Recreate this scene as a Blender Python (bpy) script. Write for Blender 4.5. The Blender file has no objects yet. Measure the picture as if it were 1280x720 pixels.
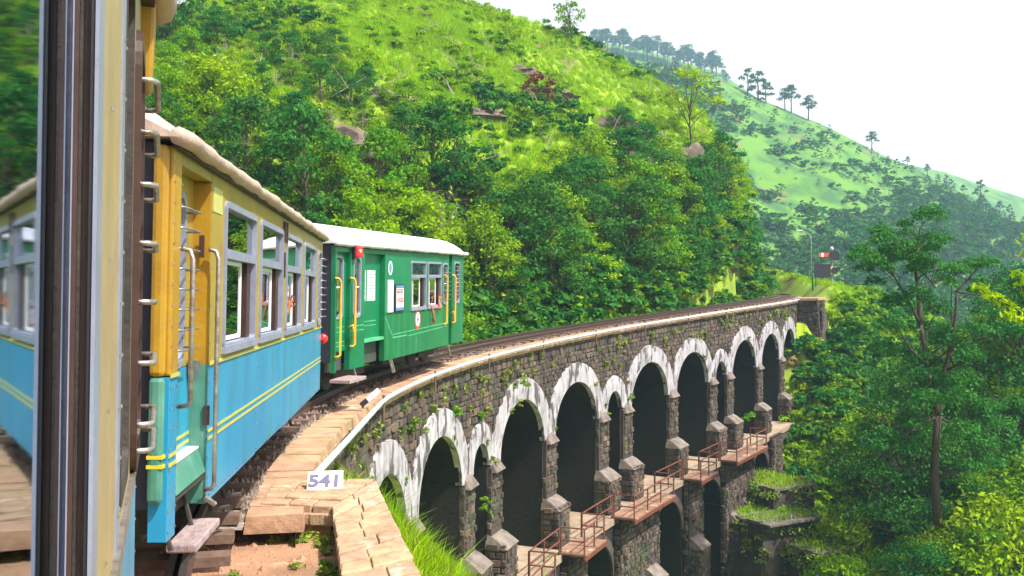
import bpy, bmesh, math, random
import numpy as np
from mathutils import Vector, Matrix
random.seed(7); RNG = np.random.default_rng(7)
SC = bpy.context.scene; COL = SC.collection
R = math.radians
# ---------------------------------------------------------------- camera, sky, sun, exposure
# The photographer's eye is the world origin: X right, Y ahead, Z up, metres. Rail level near the eye is z = -1.75
F = 1250.0; YH = 372.0
cam = bpy.data.cameras.new('camera'); cam_o = bpy.data.objects.new('camera', cam); COL.objects.link(cam_o)
cam.lens = 36 * F / 1280; cam.sensor_width = 36; cam.clip_start = 0.05; cam.clip_end = 5000
cam_o.rotation_euler = (R(90) + math.atan(12 / F), 0, 0)
SC.camera = cam_o
SUN_EL, SUN_AZ = 56, 122          # azimuth from +Y towards +X
w = bpy.data.worlds.new('World'); SC.world = w; w.use_nodes = True
nt = w.node_tree; bg = nt.nodes['Background']
sky = nt.nodes.new('ShaderNodeTexSky'); sky.sky_type = 'NISHITA'; sky.sun_disc = False
sky.sun_elevation = R(SUN_EL); sky.sun_rotation = R(SUN_AZ); sky.dust_density = 8.0; sky.air_density = 1.0; sky.ozone_density = 1.0
veil = nt.nodes.new('ShaderNodeMix'); veil.data_type = 'RGBA'; veil.inputs[7].default_value = (11.5, 10.2, 9.6, 1)   # thin bright summer overcast
tcw = nt.nodes.new('ShaderNodeTexCoord'); sxyz = nt.nodes.new('ShaderNodeSeparateXYZ'); mrw = nt.nodes.new('ShaderNodeMapRange'); mrw.interpolation_type = 'SMOOTHSTEP'
for i_, v_ in ((1, .16), (2, .62), (3, .62), (4, .04)): mrw.inputs[i_].default_value = v_      # the veil thins smoothly from horizon to zenith, all the way round
nt.links.new(tcw.outputs['Generated'], sxyz.inputs[0]); nt.links.new(sxyz.outputs[2], mrw.inputs[0]); nt.links.new(mrw.outputs[0], veil.inputs[0])
nt.links.new(sky.outputs[0], veil.inputs[6]); nt.links.new(veil.outputs[2], bg.inputs[0]); bg.inputs[1].default_value = 0.10
sl = bpy.data.lights.new('sun', 'SUN'); sl.energy = 5.0; sl.angle = R(0.5); sl.color = (1, .95, .86)
so = bpy.data.objects.new('sun', sl); COL.objects.link(so)
sd = Vector((math.cos(R(SUN_EL)) * math.sin(R(SUN_AZ)), math.cos(R(SUN_EL)) * math.cos(R(SUN_AZ)), math.sin(R(SUN_EL))))
so.rotation_euler = sd.to_track_quat('Z', 'Y').to_euler(); so.location = sd * 50
SC.view_settings.view_transform = 'Standard'; SC.view_settings.look = 'None'
SC.view_settings.exposure = 0.85; SC.view_settings.gamma = 1
SC.cycles.max_bounces = 8; SC.cycles.transparent_max_bounces = 16; SC.cycles.volume_bounces = 1

# ---------------------------------------------------------------- materials
def mat(name, c1, c2=None, scale=4.0, rough=.75, bump=0.0, bscale=None, metal=0.0, coord='Object', stretch=(1, 1, 1), lo=.35, hi=.65,
        c3=None, s3=1.0, t3=.6, spec=.5, transl=0.0, isl=0.0, coat=0.0, w3=.08):
    m = bpy.data.materials.new(name); m.use_nodes = True; n = m.node_tree.nodes; l = m.node_tree.links
    b = n['Principled BSDF']; out = n['Material Output']
    b.inputs['Roughness'].default_value = rough; b.inputs['Metallic'].default_value = metal
    b.inputs['Specular IOR Level'].default_value = spec; b.inputs['Coat Weight'].default_value = coat
    if coord == 'World':
        tc = n.new('ShaderNodeNewGeometry').outputs['Position']
    else:
        tc = n.new('ShaderNodeTexCoord').outputs['Object']
    mp = n.new('ShaderNodeMapping'); mp.inputs['Scale'].default_value = stretch; l.new(tc, mp.inputs[0])
    col = None
    def mixc(a, bb, f):
        x = n.new('ShaderNodeMix'); x.data_type = 'RGBA'
        for i, v in ((6, a), (7, bb)):
            if hasattr(v, 'is_output'): l.new(v, x.inputs[i])
            else: x.inputs[i].default_value = (*v, 1)
        if hasattr(f, 'is_output'): l.new(f, x.inputs[0])
        else: x.inputs[0].default_value = f
        return x.outputs[2]
    def noise(s, d=5, vec=mp.outputs[0]):
        x = n.new('ShaderNodeTexNoise'); x.inputs['Scale'].default_value = s; x.inputs['Detail'].default_value = d
        x.inputs['Roughness'].default_value = .6
        l.new(vec, x.inputs['Vector']); return x.outputs['Fac']
    def ramp(f, a, c):
        x = n.new('ShaderNodeMapRange'); x.inputs[1].default_value = a; x.inputs[2].default_value = c
        l.new(f, x.inputs[0]); return x.outputs[0]
    col = c1
    if c2: col = mixc(c1, c2, ramp(noise(scale), lo, hi))
    if c3: col = mixc(col, c3, ramp(noise(s3, 6), t3, t3 + w3))
    if isl:
        g = n.new('ShaderNodeNewGeometry').outputs['Random Per Island']
        h = n.new('ShaderNodeHueSaturation'); 
        if hasattr(col, 'is_output'): l.new(col, h.inputs['Color'])
        else: h.inputs['Color'].default_value = (*col, 1)
        mr = n.new('ShaderNodeMapRange'); mr.inputs[3].default_value = 1 - isl; mr.inputs[4].default_value = 1 + isl
        l.new(g, mr.inputs[0]); l.new(mr.outputs[0], h.inputs['Value'])
        oi = n.new('ShaderNodeObjectInfo').outputs['Random']
        m2 = n.new('ShaderNodeMapRange'); m2.inputs[3].default_value = .485; m2.inputs[4].default_value = .515
        l.new(oi, m2.inputs[0]); l.new(m2.outputs[0], h.inputs['Hue']); col = h.outputs[0]
    if hasattr(col, 'is_output'): l.new(col, b.inputs['Base Color'])
    else: b.inputs['Base Color'].default_value = (*col, 1)
    if bump:
        bp = n.new('ShaderNodeBump'); bp.inputs['Strength'].default_value = min(1, bump); bp.inputs['Distance'].default_value = .02 * max(1, bump)
        l.new(noise(bscale or scale * 3, 6), bp.inputs['Height']); l.new(bp.outputs[0], b.inputs['Normal'])
    if transl:
        t = n.new('ShaderNodeBsdfTranslucent'); ms = n.new('ShaderNodeMixShader'); ms.inputs[0].default_value = transl
        if hasattr(col, 'is_output'): l.new(col, t.inputs[0])
        else: t.inputs[0].default_value = (*col, 1)
        l.new(b.outputs[0], ms.inputs[1]); l.new(t.outputs[0], ms.inputs[2]); l.new(ms.outputs[0], out.inputs[0])
    return m
def glassmat(name, refl, tint):
    m = bpy.data.materials.new(name); m.use_nodes = True; n = m.node_tree.nodes; l = m.node_tree.links
    n.remove(n['Principled BSDF'])
    t = n.new('ShaderNodeBsdfTransparent'); t.inputs[0].default_value = (*tint, 1)
    g = n.new('ShaderNodeBsdfGlossy'); g.inputs['Roughness'].default_value = .03 if refl < .275 else .015; g.inputs[0].default_value = (.78, .90, 1, 1) if refl < .275 else (.93, .97, 1, 1)
    fr = n.new('ShaderNodeFresnel'); fr.inputs[0].default_value = 1.5
    mx = n.new('ShaderNodeMath'); mx.operation = 'MULTIPLY_ADD'; mx.inputs[1].default_value = 1 - refl; mx.inputs[2].default_value = refl
    l.new(fr.outputs[0], mx.inputs[0])
    ms = n.new('ShaderNodeMixShader'); l.new(mx.outputs[0], ms.inputs[0]); l.new(t.outputs[0], ms.inputs[1]); l.new(g.outputs[0], ms.inputs[2])
    l.new(ms.outputs[0], n['Material Output'].inputs[0]); return m

MT = {}
MT['ochre'] = mat('ochre_paint', (.33, .235, .028), (.28, .215, .04), 2.5, .4, .25, 5, c3=(.25, .15, .045), s3=4.2, t3=.52, w3=.2)
MT['ochre_dark'] = mat('ochre_paint_aged', (.38, .225, .014), (.30, .16, .012), 3, .4, .15, 30, c3=(.25, .10, .02), s3=6, t3=.68)
MT['blue'] = mat('sky_blue_paint', (.010, .20, .43), (.03, .28, .45), 2.2, .33, .3, 3, stretch=(1, 1, .3), lo=.3, hi=.7, c3=(.03, .17, .27), s3=3.4, t3=.50, w3=.22, spec=.35)
MT['seagreen'] = mat('sea_green_paint', (.03, .16, .12), (.10, .26, .20), 3, .45, .1, 30)
MT['green'] = mat('rail_green_paint', (.002, .14, .055), (.004, .18, .075), 1.6, .36, .25, 4, c3=(.01, .14, .06), s3=2.4, t3=.60, w3=.2, coat=.15)
MT['green2'] = mat('rail_green_paint_faded', (.003, .12, .04), (.015, .19, .07), 2.2, .38, .05, 20, stretch=(2.5, 1, .3), c3=(.10, .32, .18), s3=2.0, t3=.60, w3=.2)
MT['palegreen'] = mat('pale_green_stripe', (.10, .42, .22), (.05, .34, .16), 5, .45)
MT['stripe'] = mat('yellow_stripe', (.50, .42, .05), (.30, .40, .16), 9, .5)
MT['roofcream'] = mat('roof_canvas_cream', (.46, .34, .29), (.36, .265, .23), 5, .85, .6, 14, c3=(.25, .18, .15), s3=7, t3=.64)
MT['roofwhite'] = mat('roof_white', (.70, .68, .74), (.55, .53, .60), 1.5, .6, .4, 3, c3=(.34, .32, .34), s3=3.5, t3=.64, w3=.1)
MT['navy'] = mat('navy_black_end', (.012, .014, .035), (.02, .022, .045), 5, .6, .2, 25)
MT['under'] = mat('underframe_grime', (.02, .018, .018), (.05, .04, .035), 6, .8, .4, 20)
MT['lilac'] = mat('grey_lilac_frame', (.235, .265, .36), (.19, .205, .29), 6, .4, .1)
MT['whiteframe'] = mat('white_sash', (.7, .72, .74), None, rough=.4)
MT['brown'] = mat('dark_wood_frame', (.055, .025, .02), (.03, .014, .014), 7, .5, .1)
MT['steel'] = mat('bare_steel', (.42, .40, .40), (.22, .18, .16), 18, .35, .2, 60, metal=.7)
MT['yrail'] = mat('yellow_handrail', (.72, .40, .01), (.6, .3, .01), 8, .4)
MT['red'] = mat('red_lamp_paint', (.65, .02, .02), None, rough=.35)
MT['interior'] = mat('coach_interior', (.05, .07, .06), (.03, .04, .04), 3, .7)
MT['plank'] = mat('weathered_plank', (.36, .27, .28), (.20, .15, .15), 10, .8, .5, 30, stretch=(1, 4, 1))
MT['glass'] = glassmat('window_glass', .36, (.26, .32, .31))
MT['mirrorglass'] = glassmat('near_window_glass', .27, (.25, .32, .36))
MT['stonewall'] = mat('soot_stone', (.035, .028, .027), (.075, .056, .048), 1.6, .9, 1.0, 9, coord='World', c3=(.15, .11, .085), s3=2.2, t3=.62, w3=.1)
MT['stone_a'] = mat('rubble_dark', (.035, .029, .028), (.105, .078, .06), .9, .9, .8, 14, coord='World', c3=(.035, .06, .02), s3=.8, t3=.54, w3=.15, isl=.45)
MT['stone_b'] = mat('rubble_brown', (.06, .042, .033), (.14, .095, .065), 1.5, .9, .8, 14, coord='World', isl=.4)
MT['cap'] = mat('cap_stone', (.20, .165, .145), (.09, .075, .068), 3, .9, .8, 12, coord='World', isl=.2)
MT['dark'] = mat('soot_and_shade_stone', (.004, .004, .005), (.010, .009, .009), 2, .95, .8, 8, coord='World')  # sooty stone taken near black to paint in the shade of arch recesses
MT['plaster'] = mat('lime_washed_arch', (.46, .44, .50), (.24, .225, .245), 2.6, .85, .4, 12, coord='World', stretch=(1.4, 1.4, .55), c3=(.08, .07, .075), s3=2.4, t3=.53, w3=.06)
MT['coping'] = mat('sandy_coping_stone', (.42, .27, .165), (.27, .165, .095), 3, .9, .8, 14, coord='World', c3=(.46, .36, .29), s3=2, t3=.6, isl=.10)
MT['flag'] = mat('flagstone', (.43, .30, .185), (.28, .18, .11), 5, .9, .9, 16, coord='World', c3=(.52, .40, .32), s3=4, t3=.6, isl=.18)
MT['dirt'] = mat('red_dirt', (.34, .19, .11), (.22, .12, .07), 1.5, .95, 1.0, 10, coord='World', c3=(.42, .27, .17), s3=4, t3=.58)
MT['ballast'] = mat('ballast', (.30, .24, .20), (.16, .12, .10), 14, .95, 1, 30, coord='World')
MT['rail'] = mat('rail_rust', (.085, .045, .03), (.05, .03, .025), 10, .6, .3, metal=.3)
MT['railtop'] = mat('rail_worn_top', (.35, .33, .33), None, rough=.3, metal=.9)
MT['sleeper'] = mat('sleeper_iron', (.10, .06, .045), (.16, .10, .07), 8, .8, .5)
MT['pipe'] = mat('galvanised_pipe', (.60, .68, .78), (.46, .53, .62), 6, .45, .1, metal=.15)
MT['redsteel'] = mat('red_oxide_steel', (.17, .05, .032), (.10, .032, .024), 6, .6, .2)
MT['deckplate'] = mat('rusty_walk_plate', (.27, .155, .10), (.18, .10, .07), 3, .8, .5, 14, coord='World', c3=(.55, .36, .27), s3=2, t3=.58)
MT['ledge'] = mat('ledge_concrete', (.34, .26, .19), (.20, .15, .11), 2, .9, .6, 14, coord='World', c3=(.16, .22, .03), s3=1.5, t3=.6)
MT['white'] = mat('white_paint', (.80, .78, .82), (.7, .68, .72), 6, .7, .2)
MT['ink'] = mat('violet_grey_lettering', (.12, .11, .20), None, rough=.7)
MT['black'] = mat('black_paint', (.012, .013, .022), None, rough=.5)
MT['yellow'] = mat('signal_yellow', (.75, .45, .02), None, rough=.5)
MT['posterred'] = mat('poster_red', (.62, .07, .04), None, rough=.6)
MT['posterblue'] = mat('poster_blue', (.08, .20, .50), None, rough=.6)
MT['paper'] = mat('paper', (.62, .66, .74), None, rough=.7)
MT['inkblue'] = mat('blue_print', (.14, .20, .38), None, rough=.7)
MT['skin'] = mat('skin', (.34, .13, .06), (.30, .11, .05), 8, .55)
MT['hair'] = mat('black_hair', (.012, .01, .01), None, rough=.5)
MT['shirt1'] = mat('blue_shirt', (.03, .20, .42), None, rough=.9)
MT['shirt2'] = mat('pink_shirt', (.55, .10, .14), None, rough=.9)
MT['shirt3'] = mat('brown_shirt', (.10, .05, .04), None, rough=.9)
MT['bark'] = mat('bark', (.085, .055, .04), (.04, .028, .022), 5, .95, .8, 14, stretch=(1, 1, .3))
MT['deadwood'] = mat('grey_dead_wood', (.36, .30, .27), (.22, .17, .15), 5, .95, .5)
MT['rock'] = mat('hill_rock', (.10, .075, .06), (.18, .13, .105), 1.2, .95, 1.0, 5, c3=(.07, .055, .05), s3=2, t3=.56)
MT['ground'] = mat('grassy_hillside', (.25, .36, .006), (.11, .19, .012), .35, .95, 1.0, 3.5, coord='World', c3=(.15, .10, .05), s3=.35, t3=.55, w3=.09)
MT['fargrass'] = mat('far_hill_grass', (.085, .21, .014), (.03, .11, .02), .12, .95, 1.0, .4, coord='World', lo=.44, hi=.60, c3=(.17, .12, .05), s3=.11, t3=.60)
MT['leaf_y'] = mat('leaves_yellow_green', (.28, .44, .004), (.20, .38, .005), .5, .65, coord='World', transl=.45, isl=.35, spec=.08)
MT['leaf_m'] = mat('leaves_mid_green', (.10, .27, .008), (.20, .36, .008), .45, .6, coord='World', transl=.4, isl=.38, spec=.08)
MT['leaf_d'] = mat('leaves_deep_green', (.022, .13, .022), (.055, .20, .022), .45, .55, coord='World', transl=.35, isl=.4, spec=.08)
MT['leaf_r'] = mat('leaves_rust_red', (.20, .055, .02), (.14, .07, .02), .5, .7, coord='World', transl=.25, isl=.35)
MT['leaf_far'] = mat('far_leaves', (.015, .075, .03), (.04, .12, .02), .05, .8, coord='World', transl=.2, isl=.3)
MT['grass'] = mat('long_grass', (.32, .52, .006), (.22, .42, .006), 1, .7, coord='World', transl=.5, isl=.3, spec=.08)
MT['moss'] = mat('wall_plants', (.22, .30, .012), (.10, .19, .012), 2, .7, coord='World', transl=.3, isl=.4)
MT['drygrass'] = mat('dry_grass', (.34, .24, .07), (.24, .2, .04), 1, .8, coord='World', transl=.3, isl=.3)

# ---------------------------------------------------------------- mesh helpers
class MB:
    def __init__(s): s.v = []; s.f = []; s.m = []
    def add(s, vs, fs, mi=0):
        o = len(s.v); s.v += [tuple(p) for p in vs]; s.f += [tuple(i + o for i in q) for q in fs]; s.m += [mi] * len(fs)
    def box(s, x0, x1, y0, y1, z0, z1, mi=0):
        s.add([(x0, y0, z0), (x1, y0, z0), (x1, y1, z0), (x0, y1, z0), (x0, y0, z1), (x1, y0, z1), (x1, y1, z1), (x0, y1, z1)],
              [(0, 3, 2, 1), (4, 5, 6, 7), (0, 1, 5, 4), (1, 2, 6, 5), (2, 3, 7, 6), (3, 0, 4, 7)], mi)
    def hexa(s, p, mi=0):       # 8 points: bottom ring, top ring
        s.add(p, [(0, 3, 2, 1), (4, 5, 6, 7), (0, 1, 5, 4), (1, 2, 6, 5), (2, 3, 7, 6), (3, 0, 4, 7)], mi)
    def tube(s, pts, r, n=8, mi=0, cap=True):
        pts = [Vector(p) for p in pts]; rs = r if isinstance(r, (list, tuple)) else [r] * len(pts)
        vs = []; up = Vector((0, 0, 1)); prev = None
        for i, p in enumerate(pts):
            d = (pts[min(i + 1, len(pts) - 1)] - pts[max(i - 1, 0)]).normalized()
            a = prev - d * prev.dot(d) if prev else d.cross(up if abs(d.z) < .9 else Vector((1, 0, 0)))
            a.normalize(); prev = a; b = d.cross(a)
            for k in range(n):
                t = 2 * math.pi * k / n; vs.append(p + (a * math.cos(t) + b * math.sin(t)) * rs[i])
        fs = [(i * n + k, i * n + (k + 1) % n, (i + 1) * n + (k + 1) % n, (i + 1) * n + k) for i in range(len(pts) - 1) for k in range(n)]
        if cap: fs += [tuple(range(n))[::-1], tuple((len(pts) - 1) * n + k for k in range(n))]
        s.add(vs, fs, mi)
    def ellip(s, c, r, nu=10, nv=7, mi=0, rot=None):
        vs = []; 
        for j in range(nv + 1):
            ph = math.pi * j / nv
            for i in range(nu):
                th = 2 * math.pi * i / nu
                p = Vector((r[0] * math.sin(ph) * math.cos(th), r[1] * math.sin(ph) * math.sin(th), r[2] * math.cos(ph)))
                if rot: p = rot @ p
                vs.append(p + Vector(c))
        fs = [(j * nu + i, (j + 1) * nu + i, (j + 1) * nu + (i + 1) % nu, j * nu + (i + 1) % nu) for j in range(nv) for i in range(nu)]
        s.add(vs, fs, mi)
    def mesh(s, name, mats):
        me = bpy.data.meshes.new(name); me.from_pydata(s.v, [], s.f)
        for m in (mats if isinstance(mats, (list, tuple)) else [mats]): me.materials.append(m)
        if any(s.m): me.polygons.foreach_set('material_index', s.m)
        me.update(); return me
    def build(s, name, mats, parent=None, smooth=False, bevel=0, label=None):
        me = s.mesh(name, mats)
        if smooth: me.polygons.foreach_set('use_smooth', [True] * len(me.polygons))
        o = bpy.data.objects.new(name, me); COL.objects.link(o); o.parent = parent
        if bevel:
            b = o.modifiers.new('bevel', 'BEVEL'); b.width = bevel; b.segments = 2; b.limit_method = 'ANGLE'
        if label: o['label'] = label
        return o
def npmesh(name, V, Fc, mats, mi=None, smooth=False):
    V = np.asarray(V, np.float32); Fc = np.asarray(Fc, np.int32); k = Fc.shape[1]
    me = bpy.data.meshes.new(name); me.vertices.add(len(V)); me.vertices.foreach_set('co', V.ravel())
    me.loops.add(Fc.size); me.loops.foreach_set('vertex_index', Fc.ravel())
    me.polygons.add(len(Fc)); me.polygons.foreach_set('loop_start', np.arange(len(Fc), dtype=np.int32) * k)
    for m in (mats if isinstance(mats, (list, tuple)) else [mats]): me.materials.append(m)
    if mi is not None: me.polygons.foreach_set('material_index', np.asarray(mi, np.int32))
    if smooth: me.polygons.foreach_set('use_smooth', np.ones(len(Fc), bool))
    me.update(calc_edges=True); return me
def link(name, me, parent=None):
    o = bpy.data.objects.new(name, me); COL.objects.link(o); o.parent = parent; return o
def tag(o, label=None, cat=None, group=None, kind=None):
    for k, v in (('label', label), ('category', cat), ('group', group), ('kind', kind)):
        if v: o[k] = v
    return o
def empty(name, loc=(0, 0, 0), rot=(0, 0, 0)):
    o = bpy.data.objects.new(name, None); COL.objects.link(o); o.location = loc; o.rotation_euler = rot; o.empty_display_size = .3; return o

# ---------------------------------------------------------------- the curve of the viaduct (inner, camera-side face) in plan
KS = .95
_S = np.linspace(-30, 84, 571)
_k = np.interp(_S, [-30, 0, 18, 36, 50, 75, 84], [.0302, .0302, .0234, .0002, -.0136, -.0272, -.03])
_ds = _S[1] - _S[0]; _i0 = int(np.argmin(abs(_S)))
_th = np.concatenate([[0], np.cumsum((_k[1:] + _k[:-1]) / 2 * _ds)]); _th = _th - _th[_i0] + R(-7.08)
_x = np.concatenate([[0], np.cumsum((np.sin(_th[1:]) + np.sin(_th[:-1])) / 2 * _ds)]); _x = (_x - _x[_i0] - 2.4946) * KS
_y = np.concatenate([[0], np.cumsum((np.cos(_th[1:]) + np.cos(_th[:-1])) / 2 * _ds)]); _y = (_y - _y[_i0] + 12.1576) * KS
_z = np.interp(_S, [-30, 0, 5, 10, 15, 20, 25, 30, 35, 40, 45, 50, 55, 60, 65, 75, 84],
               [-2.12, -2.12, -2.02, -1.89, -1.73, -1.55, -1.33, -1.1, -.88, -.65, -.45, -.28, -.12, 0, .08, .15, .15]) * KS
_S = _S * KS
_z = np.convolve(np.pad(_z, 7, mode='edge'), np.ones(15) / 15, 'valid')
def zc(s): return float(np.interp(s, _S, _z))          # top of the coping
def th(s): return float(np.interp(s, _S, _th))
def pt(s, o, dz=0.0):                                    # o: metres to the right (camera side) of the face
    t = th(s)
    return Vector((float(np.interp(s, _S, _x)) + o * math.cos(t), float(np.interp(s, _S, _y)) - o * math.sin(t), zc(s) + dz))
_PX, _PY = _x, _y
def path_sd(X, Y):                                       # nearest s and signed offset for arrays
    X = np.atleast_1d(X).astype(float); Y = np.atleast_1d(Y).astype(float)
    s_ = np.empty(len(X)); o_ = np.empty(len(X)); px = _PX[::3]; py = _PY[::3]; ss = _S[::3]; tt = _th[::3]
    for a in range(0, len(X), 20000):
        dx = X[a:a + 20000, None] - px; dy = Y[a:a + 20000, None] - py
        i = np.argmin(dx * dx + dy * dy, 1); r = np.arange(len(i)); c = np.cos(tt[i]); sn = np.sin(tt[i])
        dxx = dx[r, i]; dyy = dy[r, i]; s_[a:a + 20000] = ss[i]
        sd_ = dxx * c - dyy * sn; o_[a:a + 20000] = np.sign(sd_) * np.sqrt(dxx ** 2 + dyy ** 2)
    return s_, o_

# ---------------------------------------------------------------- terrain
def vnoise(X, Y, sc, seed=0):
    X = np.asarray(X) / sc + seed * 17.3; Y = np.asarray(Y) / sc - seed * 9.1
    xi = np.floor(X); yi = np.floor(Y); fx = X - xi; fy = Y - yi; fx = fx * fx * (3 - 2 * fx); fy = fy * fy * (3 - 2 * fy)
    def h(a, b):
        t = np.sin(a * 127.1 + b * 311.7 + seed * 74.7) * 43758.5453; return t - np.floor(t)
    return (h(xi, yi) * (1 - fx) + h(xi + 1, yi) * fx) * (1 - fy) + (h(xi, yi + 1) * (1 - fx) + h(xi + 1, yi + 1) * fx) * fy - .5
HU = np.array([-1.6, -.8, -.5, -.35, -.2, -.1, -.03, .064, .128, .192, .224, .244, .255, .27, .30])
HTZ = np.array([9, 13, 19, 23, 28, 32, 36, 40, 45, 51, 54.5, 57.5, 60, 64, 66])
HCZ = np.array([60, 62, 66, 70, 74, 76, 78, 78, 77, 76, 74, 71, 69, 69, 70])
HCE = np.array([.50, .42, .36, .288, .312, .305, .292, .262, .226, .186, .122, .052, .006, -.05, -.2])
CP = np.array([(-3, 0, -2.2), (0, 0, -2.6), (-2, 6, -2.12), (-1.2, 5, -2.15), (-1.6, 9, -2.2), (-3, 9, -2.15), (-.2, 6, -2.6), (.6, 7, -3.2), (2, 8, -5), (-.9, 11, -3.0), (-.2, 12, -4.1), (-1.4, 12.5, -3.25),
  (-1.7, 15, -3.7), (-1.3, 17.5, -4.5), (0, 17, -5.5), (-.9, 20, -6.2), (1, 22, -8.6), (4, 14, -9), (3, 26, -11), (6, 30, -13.2), (9, 35, -14.5), (12, 40, -14.5),
  (14.5, 44, -13.4), (16, 48, -11), (17.5, 51, -8.0), (19, 54, -6.0), (20.5, 57, -4.2), (22.2, 60.5, -1.6), (18, 52, -7.2), (23.5, 66, -.2), (25, 74, .1), (27, 85, 0), (31, 75, -1.5),
  (24, 58, -3.5), (27, 62, -4), (22, 50, -8), (20, 42, -11.5), (16, 34, -14), (24, 38, -12), (30, 40, -12), (32, 55, -8.5), (40, 60, -11), (50, 90, -16), (36, 85, -6), (60, 60, -16), (10, 10, -12), (20, 20, -14), (40, 20, -16), (0, -10, -6), (20, -10, -14), (60, 120, -26), (25, 110, -6), (30, 140, -20), (90, 90, -26), (90, 140, -30), (100, 30, -24)], float)
def _phi(r2): return np.where(r2 > 1e-9, .5 * r2 * np.log(r2 + 1e-12), 0)
_d2 = ((CP[:, None, :2] - CP[None, :, :2]) ** 2).sum(2); _n = len(CP)
_A = np.zeros((_n + 3, _n + 3)); _A[:_n, :_n] = _phi(_d2) + np.eye(_n) * .3; _A[:_n, _n] = 1; _A[:_n, _n + 1:] = CP[:, :2]; _A[_n, :_n] = 1; _A[_n + 1:, :_n] = CP[:, :2].T
_W = np.linalg.solve(_A, np.concatenate([CP[:, 2], [0, 0, 0]]))
def zright(X, Y):
    d2 = (X[:, None] - CP[:, 0]) ** 2 + (Y[:, None] - CP[:, 1]) ** 2
    return _phi(d2) @ _W[:_n] + _W[_n] + _W[_n + 1] * X + _W[_n + 2] * Y
def zhill(X, Y):
    Z = np.maximum(Y, 1.0); u = X / Z
    tz = np.interp(u, HU, HTZ); cz = np.interp(u, HU, HCZ); ce = np.interp(u, HU, HCE) + .006 * vnoise(u * 100, u * 0, 3.0, 3)
    h = ce * cz; t = np.clip((Z - tz) / (cz - tz), 0, 1)
    base = -2.6 + np.interp(u, [0, .2, .25], [0, .8, 2.2])
    z = base + (h - base) * t ** .92
    gul = np.sin(np.pi * t) * (2.6 * vnoise(X, Y, 14, 1) + 1.3 * vnoise(X, Y, 6, 2) + .5 * vnoise(X, Y, 2.5, 5))
    z = z + gul
    return np.where(Z > cz, h - (Z - cz) * .45, z)
def height(X, Y):
    X = np.atleast_1d(np.asarray(X, float)); Y = np.atleast_1d(np.asarray(Y, float))
    s, o = path_sd(X, Y)
    zr = np.maximum(zright(X, Y), -32) + .25 * vnoise(X, Y, 3, 7) * np.clip((np.hypot(X, Y) - 12) / 5, 0, 1)
    zh = zhill(X, Y)
    zt = np.interp(s, _S, _z) - .28
    # over the ravine the ground dips under the deck; beyond the far abutment it carries the track
    k = np.clip((o + 2.6) / 2.0, 0, 1); k = k * k * (3 - 2 * k)
    z = zh * (1 - k) + zr * k
    far = np.clip((s - 50) / 3, 0, 1) * np.clip((2.8 - np.abs(o + 1.1)) / 1.2, 0, 1)
    near = np.clip((3 - s) / 3, 0, 1) * np.clip((2.6 - np.abs(o + 1.1)) / 1.2, 0, 1)
    z = z * (1 - far) + zt * far; z = z * (1 - near) + (zt) * near
    mid = np.clip((s - 1) / 2, 0, 1) * np.clip((52 - s) / 2, 0, 1) * np.clip((2.4 - np.abs(o + 1.1)) / .3, 0, 1)
    z = np.where(mid > 0, np.minimum(z, zt - .8 * mid), z)
    return z
def hz(x, y): return float(height([x], [y])[0])
def grid_mesh(name, us, Ys, zf, m):
    U, Y = np.meshgrid(us, Ys); X = U * Y; x = X.ravel(); y = Y.ravel(); z = zf(x, y)
    V = np.stack([x, y, z], 1); nu = len(us); ny = len(Ys)
    i = np.arange(nu * ny).reshape(ny, nu); Fc = np.stack([i[:-1, :-1], i[:-1, 1:], i[1:, 1:], i[1:, :-1]], -1).reshape(-1, 4)
    return npmesh(name, V, Fc, m, smooth=True)
# near ground: cartesian patch round the eye; beyond: polar fan of the same height function
def near_ground():
    xs = np.arange(-14, 15.01, .25); ys = np.arange(-8, 14.01, .25); X, Y = np.meshgrid(xs, ys); x = X.ravel(); y = Y.ravel()
    z = height(x, y); i = np.arange(len(x)).reshape(len(ys), len(xs))
    Fc = np.stack([i[:-1, :-1], i[:-1, 1:], i[1:, 1:], i[1:, :-1]], -1).reshape(-1, 4)
    c = x[Fc].mean(1), y[Fc].mean(1)
    mi = (np.abs(c[0] + 2.0 - .05 * c[1]) < 2.6).astype(int)       # bare trodden dirt round the line
    s, o = path_sd(c[0], c[1]); mi = ((o < 1.55 - np.clip((c[1] - 9.5) * .9, 0, 2)) & (o > -3.2) & (c[1] < 12)).astype(int)
    me = npmesh('ground', np.stack([x, y, z], 1), Fc, [MT['ground'], MT['dirt']], mi, True)
    tag(link('ground', me), 'red dirt and grass ground beside the line', kind='structure')
near_ground()
_us = np.concatenate([np.linspace(-1.6, -.5, 40, endpoint=False), np.linspace(-.5, .75, 420), np.linspace(.76, 1.6, 40)])
_ys = np.concatenate([np.arange(13.5, 90, .3), np.arange(90, 180, 2.5)])
tag(link('terrain', grid_mesh('terrain', _us, _ys, lambda x, y: height(x, y) - np.where(y < 14, .02, 0), MT['ground'])), kind='structure')

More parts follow.
